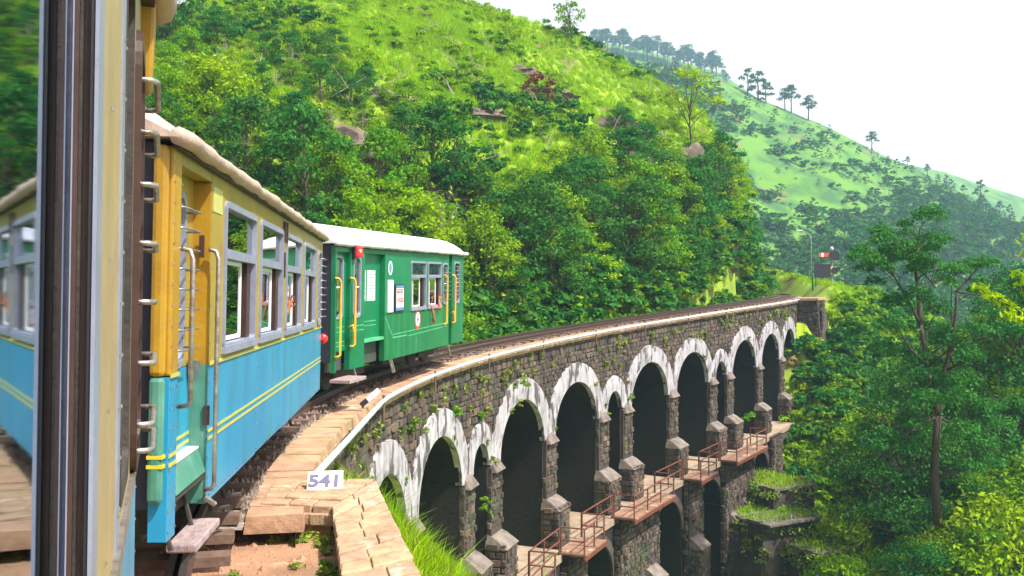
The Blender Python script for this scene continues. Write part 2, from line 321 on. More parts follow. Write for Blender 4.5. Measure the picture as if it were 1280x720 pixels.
# distant hills
def far_hill(name, xs, es, zcrest, ztoe, z0, m, seed, amp):
    us = (np.array(xs) - 640) / F; uu = np.linspace(us[0], us[-1], 260); Ys = np.linspace(ztoe, zcrest * 1.15, 120)
    def zf(x, y):
        u = x / y; e = np.interp(u, us, es) + .0018 * vnoise(u * 900, u * 0, 14, seed); t = np.clip((y - ztoe) / (zcrest - ztoe), 0, 1)
        z = z0 + (e * zcrest - z0) * t ** 1.0
        z = z + np.sin(np.pi * np.clip(t, 0, 1)) * (amp * vnoise(x, y, 60, seed) + amp * .5 * vnoise(x, y, 25, seed + 1) + amp * .12 * vnoise(x, y, 7, seed + 2))
        return np.where(y > zcrest, e * zcrest - (y - zcrest) * .5, z)
    tag(link(name, grid_mesh(name, uu, Ys, zf, m)), kind='structure'); return zf
xb = [380, 560, 640, 740, 830, 870, 900, 950, 1000, 1050, 1100, 1150, 1200, 1250, 1290, 1400, 1700]
eb = [(372 - v) / F for v in [-10, 10, 35, 62, 80, 88, 95, 122, 143, 165, 190, 212, 238, 262, 282, 330, 380]]
HB = far_hill('distant_hillside', xb, eb, 300, 105, -30, MT['fargrass'], 11, 15)
xd = [380, 560, 740, 830, 900, 960, 1000, 1100, 1180, 1230, 1290, 1400, 1700]
ed = [(372 - v) / F for v in [-10, 10, 48, 68, 90, 130, 160, 200, 214, 232, 250, 270, 290]]
HD = far_hill('farther_ridge', xd, ed, 560, 320, -60, MT['fargrass'], 23, 20)
g_ = MB(); g_.add([(-900, 60, -36), (1400, 60, -36), (1400, 1500, -36), (-900, 1500, -36)], [(0, 1, 2, 3)]); g_.add([(-60, -300, -37), (900, -300, -37), (900, 60, -37), (-60, 60, -37)], [(0, 1, 2, 3)])
tag(g_.build('valley_floor', MT['fargrass']), kind='structure')

# ---------------------------------------------------------------- the viaduct
P, PS, SA = 4.408, 2.147, 9.593
BAYS = []; _s = SA - P
for c in 'LLsLLsLLsLLL':
    wd = P if c == 'L' else PS; BAYS.append((_s, _s + wd, c)); _s += wd
S_END = _s
PIERS = [b[0] for b in BAYS] + [S_END]
LEDGE = -6.35; PW = .9
def arch(c):      # opening half span, rise, springing, ring extrados half span, rise
    return (P / 2 - PW / 2, 1.5, -3.02, 2.36, 2.15) if c == 'L' else (PS / 2 - PW / 2, .68, -2.92, 1.18, 1.22)
def intr(s):      # underside height of the opening at s, or None inside a pier
    for a, b, c in BAYS:
        if a <= s <= b:
            m = (a + b) / 2; hs, rise, sp, _, _ = arch(c); q = abs(s - m) / hs
            return None if q >= 1 else sp + rise * math.sqrt(1 - q * q)
    return None
via = empty('arch_viaduct', pt(0, 0, -6)); via_off = via.location.copy()
tag(via, 'curving soot dark stone viaduct with whitewashed arches and a dark lower tier', 'viaduct')
def vb(mb, name, m, smooth=False, **k):
    mb.v = [(p[0] - via_off.x, p[1] - via_off.y, p[2] - via_off.z) for p in mb.v]; return mb.build(name, m, via, smooth, **k)
def strip(mb, prof, s0, s1, step=.5, mi=0, closed=False, caps=False):    # prof: list of (o, dz)
    n = max(1, int(round((s1 - s0) / step))); ss = [s0 + (s1 - s0) * i / n for i in range(n + 1)]
    vs = [pt(s, o, d) for s in ss for (o, d) in prof]; k = len(prof); fs = []
    for i in range(n):
        for j in range(k if closed else k - 1):
            j2 = (j + 1) % k; fs.append((i * k + j, (i + 1) * k + j, (i + 1) * k + j2, i * k + j2))
    if caps: fs += [tuple(range(k))[::-1], tuple(n * k + j for j in range(k))]
    mb.add(vs, fs, mi)
def sbox(mb, s0, s1, o0, o1, d0, d1, mi=0, step=2.0): strip(mb, [(o0, d0), (o1, d0), (o1, d1), (o0, d1)], s0, s1, step, mi, True, True)
# upper spandrel wall, columns between coping and the arch openings
samples = []
s = -2.4
cuts = set(np.round(np.arange(-2.4, 53.4, .22), 3).tolist())
for a, b, c in BAYS:
    m = (a + b) / 2; hs = arch(c)[0]
    for q in np.linspace(-1, 1, 25): cuts.add(round(m + q * hs * (1 if abs(q) < 1 else .99999), 6))
cuts = sorted(cuts); wm = MB(); sof = MB()
for a, b in zip(cuts[:-1], cuts[1:]):
    if b - a < 1e-4: continue
    mid = (a + b) / 2; inside = intr(mid) is not None
    def lo(s):
        if not inside: return LEDGE if SA - P <= mid <= S_END else -14
        v = intr(s); return v if v is not None else arch('L' if any(x[2] == 'L' and x[0] <= mid <= x[1] for x in BAYS) else 's')[2]
    wm.add([pt(a, 0, -.14), pt(a, 0, lo(a)), pt(b, 0, lo(b)), pt(b, 0, -.14)], [(0, 1, 2, 3)])
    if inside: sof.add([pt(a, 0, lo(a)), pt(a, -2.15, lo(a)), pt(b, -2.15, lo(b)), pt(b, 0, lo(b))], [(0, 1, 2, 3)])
vb(wm, 'upper_wall', MT['stonewall'])
for a, b, c in BAYS:                                       # jambs of the openings
    m = (a + b) / 2; hs, _, sp, _, _ = arch(c)
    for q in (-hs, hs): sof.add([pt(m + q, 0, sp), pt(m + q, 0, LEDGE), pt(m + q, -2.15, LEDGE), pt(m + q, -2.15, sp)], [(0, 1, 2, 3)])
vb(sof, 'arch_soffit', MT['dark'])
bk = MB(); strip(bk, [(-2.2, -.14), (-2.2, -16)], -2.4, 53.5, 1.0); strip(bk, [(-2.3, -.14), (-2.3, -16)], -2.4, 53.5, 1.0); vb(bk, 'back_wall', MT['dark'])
lm = MB(); strip(lm, [(-2.19, LEDGE), (.82, LEDGE), (.82, LEDGE - .22), (.74, LEDGE - .22)], 5.2, S_END, .7); vb(lm, 'ledge', MT['ledge'])
# whitewashed arch rings, one part each
for a, b, c in BAYS:
    m = (a + b) / 2; hs, rise, sp, ea, eb_ = arch(c); half = (b - a) / 2; mb = MB(); n = 28; T = []
    for i in range(n + 1):
        t = math.pi * i / n; jx = random.uniform(-.02, .02)
        ii = (-math.cos(t) * (hs - .01), sp + math.sin(t) * rise); ex = max(-half, min(half, -math.cos(t) * ea)); ee = (ex, sp - (.12 if i in (0, n) else 0) + math.sin(t) * eb_ + jx)
        T.append((ii, ee))
    vs = []
    for ii, ee in T:
        vs += [pt(m + ii[0], -.10, ii[1]), pt(m + ii[0], .07, ii[1]), pt(m + (ii[0] + ee[0]) / 2, .085, (ii[1] + ee[1]) / 2), pt(m + ee[0], .07, ee[1]), pt(m + ee[0], -.02, ee[1] + .01)]
    mb.add(vs, [(i * 5 + j, i * 5 + j + 1, (i + 1) * 5 + j + 1, (i + 1) * 5 + j) for i in range(n) for j in range(4)])
    vb(mb, 'arch_ring', MT['plaster'])
# piers: pilaster, springing cap, buttress with weathered sloping cap
STONE_PATCH = []     # (kind, ...) places where rubble is laid
for i, s in enumerate(PIERS):
    hw = PW / 2 - .03; mb = MB(); sbox(mb, s - hw, s + hw, -.1, .12, -4.9, -3.02); vb(mb, 'pilaster', MT['stonewall'])
    STONE_PATCH.append(('f', s - hw, s + hw, .12, -4.75, -3.2)); STONE_PATCH.append(('j', s - hw, .0, .12, -4.75, -3.2))
    mb = MB(); n0 = s - .36; n1 = s + .36
    mb.hexa([pt(n0, 0, -3.15), pt(n1, 0, -3.15), pt(n1, .26, -3.15), pt(n0, .26, -3.15), pt(s - .22, .0, -2.8), pt(s + .22, .0, -2.8), pt(s + .18, .12, -2.86), pt(s - .18, .12, -2.86)])
    vb(mb, 'springer_stone', MT['cap'])
    bw = .46; oo = .55; mb = MB(); sbox(mb, s - bw, s + bw, -.05, oo, LEDGE - .3, -5.15); vb(mb, 'buttress', MT['stonewall'])
    mb = MB(); mb.hexa([pt(s - bw - .04, -.04, -5.17), pt(s + bw + .04, -.04, -5.17), pt(s + bw + .04, oo + .05, -5.17), pt(s - bw - .04, oo + .05, -5.17),
        pt(s - bw + .05, -.02, -4.78), pt(s + bw - .05, -.02, -4.78), pt(s + bw - .03, oo * .5, -4.92), pt(s - bw + .03, oo * .5, -4.92)]); vb(mb, 'buttress_cap', MT['cap'])
    STONE_PATCH += [('f', s - bw, s + bw, oo, LEDGE, -5.18), ('j', s - bw, .0, oo, LEDGE, -5.18)]
# lower tier: wall set out 0.75 m with its own arches, pier groups standing out to 1.5 m and more
LOW = [((a + b) / 2) for a, b, c in BAYS if c == 'L']
def lintr(s):
    for m in LOW:
        q = abs(s - m) / 1.45
        if q < 1: return -8.3 + 1.4 * math.sqrt(1 - q * q)
    return None
cuts = set(np.round(np.arange(4.2, 53, .35), 3).tolist())
for m in LOW:
    for q in np.linspace(-1, 1, 15): cuts.add(round(m + 1.45 * q * (.99999 if abs(q) == 1 else 1), 6))
cuts = sorted(cuts); wm = MB(); sof = MB()
for a, b in zip(cuts[:-1], cuts[1:]):
    if b - a < 1e-4: continue
    mid = (a + b) / 2; ins = lintr(mid) is not None
    la = (lintr(a) or -8.3) if ins else -17; lb = (lintr(b) or -8.3) if ins else -17
    wm.add([pt(a, .75, LEDGE), pt(a, .75, la), pt(b, .75, lb), pt(b, .75, LEDGE)], [(0, 1, 2, 3)])
    if ins:
        sof.add([pt(a, .75, la), pt(a, -1.3, la), pt(b, -1.3, lb), pt(b, .75, lb)], [(0, 1, 2, 3)])
        sof.add([pt(a, -1.3, la), pt(a, -1.3, -17), pt(b, -1.3, -17), pt(b, -1.3, lb)], [(0, 1, 2, 3)])
for m in LOW:
    for q in (-1.45, 1.45): sof.add([pt(m + q, .75, -8.3), pt(m + q, .75, -17), pt(m + q, -1.3, -17), pt(m + q, -1.3, -8.3)], [(0, 1, 2, 3)])
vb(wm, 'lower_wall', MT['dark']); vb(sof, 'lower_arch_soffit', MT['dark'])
for m in LOW[1:]:
    mb = MB(); n = 18; vs = []
    for i in range(n + 1):
        t = math.pi * i / n; c_, s_ = -math.cos(t), math.sin(t)
        vs += [pt(m + c_ * 1.44, .70, -8.3 + s_ * 1.4), pt(m + c_ * 1.44, .80, -8.3 + s_ * 1.4), pt(m + c_ * 1.75, .80, -8.3 + s_ * 1.7), pt(m + c_ * 1.75, .74, -8.3 + s_ * 1.7)]
    mb.add(vs, [(i * 4 + j, i * 4 + j + 1, (i + 1) * 4 + j + 1, (i + 1) * 4 + j) for i in range(n) for j in range(3)]); vb(mb, 'lower_arch_ring', MT['stonewall'])
GROUPS = [(8.7, 10.5), (13.2, 17.0), (19.6, 21.5), (24.2, 28.1), (30.8, 32.6), (34.9, 38.9), (41.6, 43.4)]
for g0, g1 in GROUPS:
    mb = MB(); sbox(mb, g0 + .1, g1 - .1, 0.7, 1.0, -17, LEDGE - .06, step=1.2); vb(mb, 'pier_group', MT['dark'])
    STONE_PATCH += [('f', g0 + .1, g1 - .1, 1.0, -12, LEDGE - .1), ('j', g0 + .1, .75, 1.0, -12, LEDGE - .1)]
    cs = [p for p in PIERS if g0 < p < g1]
    for s in cs:
        mb = MB(); sbox(mb, s - .45, s + .45, .95, 1.5, -17, -9.1); vb(mb, 'lower_buttress', MT['stonewall'])
        mb = MB(); mb.hexa([pt(s - .49, .95, -9.12), pt(s + .49, .95, -9.12), pt(s + .49, 1.55, -9.12), pt(s - .49, 1.55, -9.12), pt(s - .45, .98, -8.7), pt(s + .45, .98, -8.7), pt(s + .45, 1.15, -8.78), pt(s - .45, 1.15, -8.78)])
        vb(mb, 'buttress_cap', MT['cap']); STONE_PATCH += [('f', s - .45, s + .45, 1.5, -13, -9.15), ('j', s - .45, 1.0, 1.5, -13, -9.15)]
# far abutment block
mb = MB(); mb.hexa([pt(S_END + .5, -.3, -6), pt(S_END + 2.8, -.3, -6), pt(S_END + 3.0, 2.3, -6), pt(S_END + .6, 1.7, -6), pt(S_END + .6, -.3, -.02), pt(S_END + 2.6, -.3, -.02), pt(S_END + 2.6, 1.35, -.02), pt(S_END + .6, 1.15, -.02)])
vb(mb, 'far_abutment', MT['stonewall']); 
mb = MB(); mb.hexa([pt(S_END + .45, .05, -.04), pt(S_END + 2.7, .05, -.04), pt(S_END + 2.75, 1.5, -.04), pt(S_END + .5, 1.25, -.04), pt(S_END + .45, .05, .1), pt(S_END + 2.7, .05, .1), pt(S_END + 2.75, 1.5, .1), pt(S_END + .5, 1.25, .1)]); vb(mb, 'abutment_coping', MT['coping'])
STONE_PATCH += [('j', S_END + .58, .05, 1.25, -5.5, -.2), ('f', S_END + .7, S_END + 2.6, 1.42, -5.5, -.1)]
# rubble: every stone a small irregular block standing a little proud of the mortar
STONES = []
def in_ring(s, d):
    for a, b, c in BAYS:
        if a <= s <= b:
            m = (a + b) / 2; hs, rise, sp, ea, eb_ = arch(c); x = abs(s - m)
            if d < sp: return True
            return (x / (ea + .02)) ** 2 + ((d - sp) / (eb_ + .03)) ** 2 < 1
    return False
def stone_pts(s, o, d, ls, hd, side):
    j = lambda a: random.uniform(-a, a)
    pr = random.uniform(.015, .065); q = []
    for (k, depth) in ((1, -.03), (.8, pr)):
        for (a, b) in ((-1, -1), (1, -1), (1, 1), (-1, 1)):
            aa = a * ls / 2 * k + j(ls * .08); bb = b * hd / 2 * k + j(hd * .1)
            q.append(pt(s + aa, o + depth, d + bb) if side == 'f' else pt(s - depth, o + aa, d + bb))
    return q
FACES5 = [(4, 5, 6, 7), (0, 1, 5, 4), (1, 2, 6, 5), (2, 3, 7, 6), (3, 0, 4, 7)]
def lay(kind, a0, a1, fixed, d0, d1, test=None):
    d = d0 + .08
    while d < d1 - .05:
        h = random.uniform(.12, .22); a = a0 + random.uniform(0, .08)
        while a < a1 - .06:
            l = min(random.uniform(.16, .40), a1 - a)
            if l > .09 and random.random() < .93:
                c = a + l / 2
                if not test or not test(c, d + h / 2): STONES.append(stone_pts(*((c, fixed, d + h / 2) if kind == 'f' else (fixed, c, d + h / 2)), l * .93, h * .9, kind))
            a += l
        d += h
lay('f', -2.2, SA - P, 0, -3.2, -.18); lay('f', SA - P, S_END, 0, -3.0, -.18, in_ring); lay('f', S_END, S_END + .5, 0, -3, -.18)
for p_ in STONE_PATCH:
    if p_[0] == 'f': lay('f', p_[1], p_[2], p_[3], p_[4], p_[5])
    else: lay('j', p_[2], p_[3], p_[1], p_[4], p_[5])
STONES.sort(key=lambda q: q[4].y)
for q in STONES[:290]:
    c = sum(q, Vector()) / 8; me = MB(); me.add([p - c for p in q], FACES5); o = me.build('wall_stone', MT['stone_b'] if random.random() < .3 else MT['stone_a'], via); o.location = c - via_off
for mname, frac in (('stone_a', 0), ('stone_b', 1)):
    mb = MB()
    for k, q in enumerate(STONES[290:]):
        if (k % 4 == 0) == bool(frac): mb.add(q, FACES5)
    tag(vb(mb, 'rubble_facing', MT[mname]), kind='stuff')
# coping slabs along both parapets
def slab(s0, s1, o0, o1, d0, d1):
    j = lambda: random.uniform(-.018, .018)
    return [pt(s0 + .002, o0, d0), pt(s1 - .002, o0, d0), pt(s1 - .002, o1 + j(), d0), pt(s0 + .002, o1 + j(), d0), pt(s0 + .010, o0 + .02, d1 + j() * .35), pt(s1 - .008, o0 + .02, d1 + j() * .35), pt(s1 - .008, o1 - .025 + j(), d1 + j() * .5), pt(s0 + .010, o1 - .025 + j(), d1 + j() * .5)]
far = MB(); bx6 = [(0, 3, 2, 1), (4, 5, 6, 7), (0, 1, 5, 4), (1, 2, 6, 5), (2, 3, 7, 6), (3, 0, 4, 7)]
def coping_run(s, s1, o0, o1, part_to):
    while s < s1:
        l = random.uniform(.38, .62); q = slab(s, s + l, o0, o1, -.16, 0)
        if s < part_to:
            c = sum(q, Vector()) / 8; me = MB(); me.add([p - c for p in q], bx6); o = me.build('coping_stone', MT['coping'], via); o.location = c - via_off
        else: far.add(q, bx6)
        s += l
coping_run(-2.3, 52, -.47, .09, 42); coping_run(-2.3, 53, -2.3, -1.95, 32)
tag(vb(far, 'far_coping', MT['coping']), kind='stuff')
dk = MB(); strip(dk, [(-1.96, -.05), (-1.3, .0), (-1.0, .0), (-.46, -.05)], -2.6, 54, .8); vb(dk, 'deck_ballast', MT['ballast'])
dk = MB(); strip(dk, [(-2.6, -.06), (-1.8, .02), (-1.15, .03), (-.5, .02), (.6, -.1)], 53.6, 78, .8); tag(dk.build('trackbed', MT['ballast']), kind='structure')
gr = MB()                                                   # loose ballast lumps
for k in range(9000):
    s = random.uniform(-2.4, 30) if k % 3 else random.uniform(30, 70); o = random.uniform(-1.92, -.42); p = pt(s, o, .01 + random.uniform(0, .02)); r = random.uniform(.02, .045)
    a = random.uniform(0, 6.28); v = [p + Vector((r * math.cos(a + t), r * math.sin(a + t), -.02)) for t in (0, 2.1, 4.2)] + [p + Vector((random.uniform(-.01, .01), 0, r))]
    gr.add(v, [(0, 1, 3), (1, 2, 3), (2, 0, 3)])
tag(gr.build('ballast_stones', MT['ballast']), kind='stuff')
# the railway track
trk = empty('railway_track', pt(10, -1.15)); tag(trk, 'narrow gauge track with four rusty rails curving along the viaduct top', 'railway track')
def trb(mb, name, m, **k):
    mb.v = [(p[0] - trk.location.x, p[1] - trk.location.y, p[2] - trk.location.z) for p in mb.v]; return mb.build(name, m, trk, **k)
TC = -1.18
for off, nm in ((-.381, 'rail'), (.381, 'rail'), (-.29, 'check_rail'), (.29, 'check_rail')):
    o = TC + off; h = .17 if nm == 'rail' else .16; mb = MB(); e = 78 if nm == 'rail' else 52
    strip(mb, [(o - .045, .055), (o + .045, .055), (o + .01, .075), (o + .01, h - .035), (o + .026, h - .03), (o + .026, h - .004), (o - .026, h - .004), (o - .026, h - .03), (o - .01, h - .035), (o - .01, .075)], -9, e, .6, 0, True, True)
    strip(mb, [(o + .022, h), (o - .022, h)], -9, e, .6, 1); trb(mb, nm, [MT['rail'], MT['railtop']])
s = -6
while s < 76:
    mb = MB(); sbox(mb, s, s + .2, TC - .68, TC + .68, -.02, .055, step=.5); trb(mb, 'sleeper', MT['sleeper']); s += .7
# iron pipe clipped outside the parapet
mb = MB(); pp = [Vector(((394 - 640) / F * 11.25, 11.25, (YH - 594) / F * 11.25))] + [Vector(((394 - 640) / F * 11.25, 11.25, (YH - 594) / F * 11.25)).lerp(pt(6.6, .2, .02), q_) for q_ in (.3, .6, .85, .95)] + [pt(s, .2, .02) for s in np.arange(7, 52, .5)]; mb.tube(pp, .042, 8)
pipe = empty('water_pipe', pp[0]); 
mb.v = [(p[0] - pp[0].x, p[1] - pp[0].y, p[2] - pp[0].z) for p in mb.v]; mb.build('pipe_run', MT['pipe'], pipe, True); tag(pipe, 'long pale grey pipe carried along the outer edge of the viaduct parapet', 'pipe')
for s in np.arange(6.5, 50, 4.4):
    m2 = MB(); q = [pt(s, .21, -.35), pt(s, .21, .12)]; m2.tube([p - pp[0] for p in q], .025, 6); m2.build('bracket', MT['sleeper'], pipe)

# ---------------------------------------------------------------- walkways with red rails on the ledge
def inv(x, v, o=0.0):
    ss = np.arange(-2, 58, .05); us = np.array([640 + F * pt(q, o).x / pt(q, o).y for q in ss]); i = int(np.argmin(abs(us[:1140] - x))); p = pt(ss[i], o); return ss[i], (YH - v) * p.y / F - zc(ss[i])
WL = ['nearest', 'second', 'third', 'fourth', 'fifth', 'sixth']
def rail_run(mb, pts, h=.78):
    for p in pts: mb.tube([p, p + Vector((0, 0, h))], .028, 6)
    for q in (h, h * .5): mb.tube([p + Vector((0, 0, q)) for p in pts], .024, 6)
for k, (g0, g1) in enumerate(GROUPS[1:6]):
    e = empty('steel_walkway', pt((g0 + g1) / 2, 1, LEDGE)); L0 = e.location
    tag(e, ['walkway platform with red railings at the bottom edge, nearest of the platforms', 'short rusty walkway platform with red railings, second from the bottom edge', 'long rusty walkway platform with red railings in the middle of the ledge',
            'short rusty walkway platform between the long middle one and the farthest one', 'farthest long rusty walkway platform, under the last small arch'][k], 'walkway', 'railed walkway platforms on the viaduct ledge')
    def wb(mb, nm, m): mb.v = [(p[0] - L0.x, p[1] - L0.y, p[2] - L0.z) for p in mb.v]; return mb.build(nm, m, e)
    n = max(2, int(round((g1 - g0) / .9)))
    for i in range(n):
        a = g0 + (g1 - g0) * i / n; b = g0 + (g1 - g0) * (i + 1) / n; mb = MB(); sbox(mb, a + .015, b - .015, .70, 1.62, LEDGE + .01 + random.uniform(0, .01), LEDGE + .075); wb(mb, 'deck_plate', MT['deckplate'])
    mb = MB(); sbox(mb, g0 - .05, g1 + .05, 1.56, 1.62, LEDGE - .12, LEDGE + .0, step=1); sbox(mb, g0 + .2, g0 + .28, .8, 1.6, LEDGE - .1, LEDGE); wb(mb, 'edge_beam', MT['redsteel'])
    mb = MB(); m_ = max(2, int(round((g1 - g0) / 1.2)))
    rail_run(mb, [pt(g0 + .05, .8, LEDGE + .06)] + [pt(g0 + .05 + (g1 - g0 - .1) * i / m_, 1.55, LEDGE + .06) for i in range(m_ + 1)] + [pt(g1 - .05, .8, LEDGE + .06)]); wb(mb, 'railing', MT['redsteel'])
    if k < 4:
        n0, n1 = g1, GROUPS[k + 2][0]; mb = MB(); rail_run(mb, [pt(n0 + (n1 - n0) * i / 2, .76, LEDGE + .02) for i in range(3)]); wb(mb, 'link_railing', MT['redsteel'])
e = empty('steel_walkway', pt(40, 2.2, -11.6)); L0 = e.location; tag(e, 'small low rusty platform with red rails at the foot of the far lower arches', 'walkway')
mb = MB(); sbox(mb, 38.3, 40.6, 1.6, 3.0, -11.75, -11.65); mb.v = [(p[0] - L0.x, p[1] - L0.y, p[2] - L0.z) for p in mb.v]; mb.build('deck_plate', MT['deckplate'], e)
mb = MB(); rail_run(mb, [pt(38.4, 1.7, -11.65), pt(38.4, 2.95, -11.65), pt(39.5, 2.95, -11.65), pt(40.5, 2.95, -11.65)], .9); mb.v = [(p[0] - L0.x, p[1] - L0.y, p[2] - L0.z) for p in mb.v]; mb.build('railing', MT['redsteel'], e)

# ---------------------------------------------------------------- terraces of masonry at the far foot of the viaduct
CREEP = []
def terrace(label, x, v, Yd, wdt, dep, hgt, top):
    X = (x - 640) / F * Yd; z = (YH - v) / F * Yd; e = empty('terrace_wall', (X, Yd, z - hgt), (0, 0, R(-58))); tag(e, label, 'stone terrace')
    mb = MB(); mb.hexa([(-wdt / 2, -dep / 2 - .25, 0), (wdt / 2, -dep / 2 - .25, 0), (wdt / 2, dep / 2, 0), (-wdt / 2, dep / 2, 0), (-wdt / 2, -dep / 2, hgt), (wdt / 2, -dep / 2, hgt), (wdt / 2, dep / 2, hgt), (-wdt / 2, dep / 2, hgt)]); mb.build('masonry', MT['stonewall'], e)
    mb = MB(); x_ = -wdt / 2
    while x_ < wdt / 2: l = random.uniform(.3, .6); mb.box(x_, x_ + l - .02, -dep / 2 - .06, dep / 2 + .03, hgt - .02, hgt + random.uniform(.06, .12)); x_ += l
    o = mb.build('coping', MT['cap'], e); tag(o, kind='stuff')
    if top:
        mb = MB(); 
        for q in range(1500):
            a = random.uniform(-wdt / 2, wdt / 2); b = random.uniform(-dep / 2, dep / 2); t = random.uniform(0, 6.28); l = random.uniform(.12, .38); wv = Vector((math.cos(t), math.sin(t), 0)) * .025; ld = Vector((math.sin(t * 3), math.cos(t * 5), 0)) * l * .5
            p = Vector((a, b, hgt + .05)); mb.add([p - wv, p + wv, p + ld + Vector((0, 0, l))], [(0, 1, 2)])
        tag(mb.build('grass_top', MT['grass'], e), kind='stuff')
        CREEP.append((e, wdt, dep, hgt))
terrace('grass topped stone terrace highest of three beside the far lower arches', 958, 602, 47, 3.4, 2.6, 2.2, True)
terrace('broad grass topped stone terrace in the middle beside the far lower arches', 945, 640, 45, 4.0, 3.2, 2.6, True)
terrace('lowest stone terrace at the foot of the photo beside the ravine trees', 1010, 676, 44, 3.4, 3.0, 3.0, True)
False and terrace('sloping stone retaining block just under the last white arch', 985, 500, 51, 2.0, 2.6, 2.5, False)

# ---------------------------------------------------------------- near wing wall and the 541 stone
wg = empty('wing_wall', (-1.7, 9.6, -2.3)); tag(wg, 'low flagstone topped wing wall beside the dirt platform at the near end of the viaduct', 'stone wall'); W0 = wg.location
def quadgrid(A, B, C, D, nu, nv, z, name='flagstone', dj=.02):
    A, B, C, D = [Vector(p) for p in (A, B, C, D)]
    for j in range(nv):
        cuts_ = [0] + sorted([(i + random.uniform(-.25, .25)) / nu for i in range(1, nu)]) + [1]
        for i in range(nu):
            def q(u, v): return (A * (1 - u) + B * u) * (1 - v) + (D * (1 - u) + C * u) * v
            u0, u1 = cuts_[i] + .006, cuts_[i + 1] - .006; v0, v1 = j / nv + .004, (j + 1) / nv - .004; h = z + random.uniform(-dj, dj) * .5
            pp_ = [q(u0, v0), q(u1, v0), q(u1, v1), q(u0, v1)]; c = sum(pp_, Vector((0, 0))) / 4
            jj = lambda: random.uniform(-.014, .014)
            vs = [Vector((p.x - c.x, p.y - c.y, -.12)) for p in pp_] + [Vector(((p.x - c.x) * .97 + jj() * .6, (p.y - c.y) * .97 + jj() * .6, jj() * .5)) for p in pp_]
            mb = MB(); mb.add(vs, bx6); o = mb.build(name, MT['flag'], wg, bevel=.012); o.location = Vector((c.x, c.y, h)) - W0
quadgrid((-2.45, 9.72), (-1.73, 9.6), (-1.49, 10.96), (-2.6, 11.0), 3, 5, -1.99)
quadgrid((-1.02, 6.2), (-.42, 6.2), (-1.49, 10.96), (-1.73, 9.6), 2, 13, -1.99)
quadgrid((-.70, 4.2), (-.05, 4.2), (-.42, 6.2), (-1.02, 6.2), 2, 5, -1.99)
mb = MB()
for (A, B, C, D) in (((-2.42, 9.75), (-1.75, 9.66), (-1.52, 10.9), (-2.58, 10.95)), ((-1.0, 6.2), (-.45, 6.2), (-1.5, 10.9), (-1.72, 9.7)), ((-.68, 4.2), (-.08, 4.2), (-.45, 6.2), (-1.0, 6.2))):
    mb.hexa([(p[0] - W0.x, p[1] - W0.y, -8 - W0.z) for p in (A, B, C, D)] + [(p[0] - W0.x, p[1] - W0.y, -2.015 - W0.z) for p in (A, B, C, D)])
mb.build('wall_core', MT['flag'], wg)
for k in range(5):       # front course under the cross piece
    mb = MB(); mb.box(-.085, .085, -.05, .05, -.06, .06); o = mb.build('course_stone', MT['flag'], wg, bevel=.015); o.location = Vector((-2.32 + k * .155, 9.70 - k * .018, -2.13)) - W0
def text_mesh(txt, size, name, m, parent, loc, rot, ext=.004, xs=1):
    cu = bpy.data.curves.new(name, 'FONT'); cu.body = txt; cu.size = size; cu.extrude = ext; cu.align_x = 'CENTER'; cu.align_y = 'CENTER'; cu.offset = .006 * size / .2
    to = bpy.data.objects.new(name, cu); COL.objects.link(to); dg = bpy.context.evaluated_depsgraph_get(); me = bpy.data.meshes.new_from_object(to.evaluated_get(dg)); bpy.data.objects.remove(to)
    me.materials.clear(); me.materials.append(m); o = link(name, me, parent); o.location = loc; o.rotation_euler = rot; o.scale = (xs, 1, 1); return o
sg = empty('bridge_number_stone', (-1.95, 10.42, -2.0), (0, 0, R(4))); tag(sg, 'small white painted stone lettered 541 leaning on the wing wall corner', 'number stone')
mb = MB(); mb.hexa([(-.185, -.02, .0), (.185, -.02, .0), (.185, .07, .0), (-.185, .07, .0), (-.183, .10, .165), (.178, .10, .175), (.178, .17, .175), (-.183, .17, .165)]); st = mb.build('stone', MT['white'], sg, bevel=.008)
text_mesh('541', .185, 'number', MT['ink'], sg, (0, .034, .085), (R(54), 0, 0), xs=1.25)
# tilted marker board
mk = empty('marker_board', pt(5.6, .02, -.05)); tag(mk, 'short tilted black and white board on a post at the parapet below the green coach', 'marker board')
mb = MB(); mb.tube([(0, 0, -.1), (0, 0, .14)], .02, 6); mb.build('post', MT['under'], mk)
a_ = Vector((-.03, 0, .10)); b_ = Vector((.27, .05, .36)); d_ = (b_ - a_); 
for q0, q1, m_ in ((0, .36, 'black'), (.36, 1, 'white')):
    mb = MB(); p0 = a_ + d_ * q0; p1 = a_ + d_ * q1; nn = Vector((-d_.z, 0, d_.x)).normalized() * .045; tt_ = Vector((0, .02, 0))
    mb.hexa([p0 - nn - tt_, p1 - nn - tt_, p1 - nn + tt_, p0 - nn + tt_, p0 + nn - tt_, p1 + nn - tt_, p1 + nn + tt_, p0 + nn + tt_]); mb.build('board', MT[m_], mk, label=('black lower end' if m_ == 'black' else 'white upper end'))

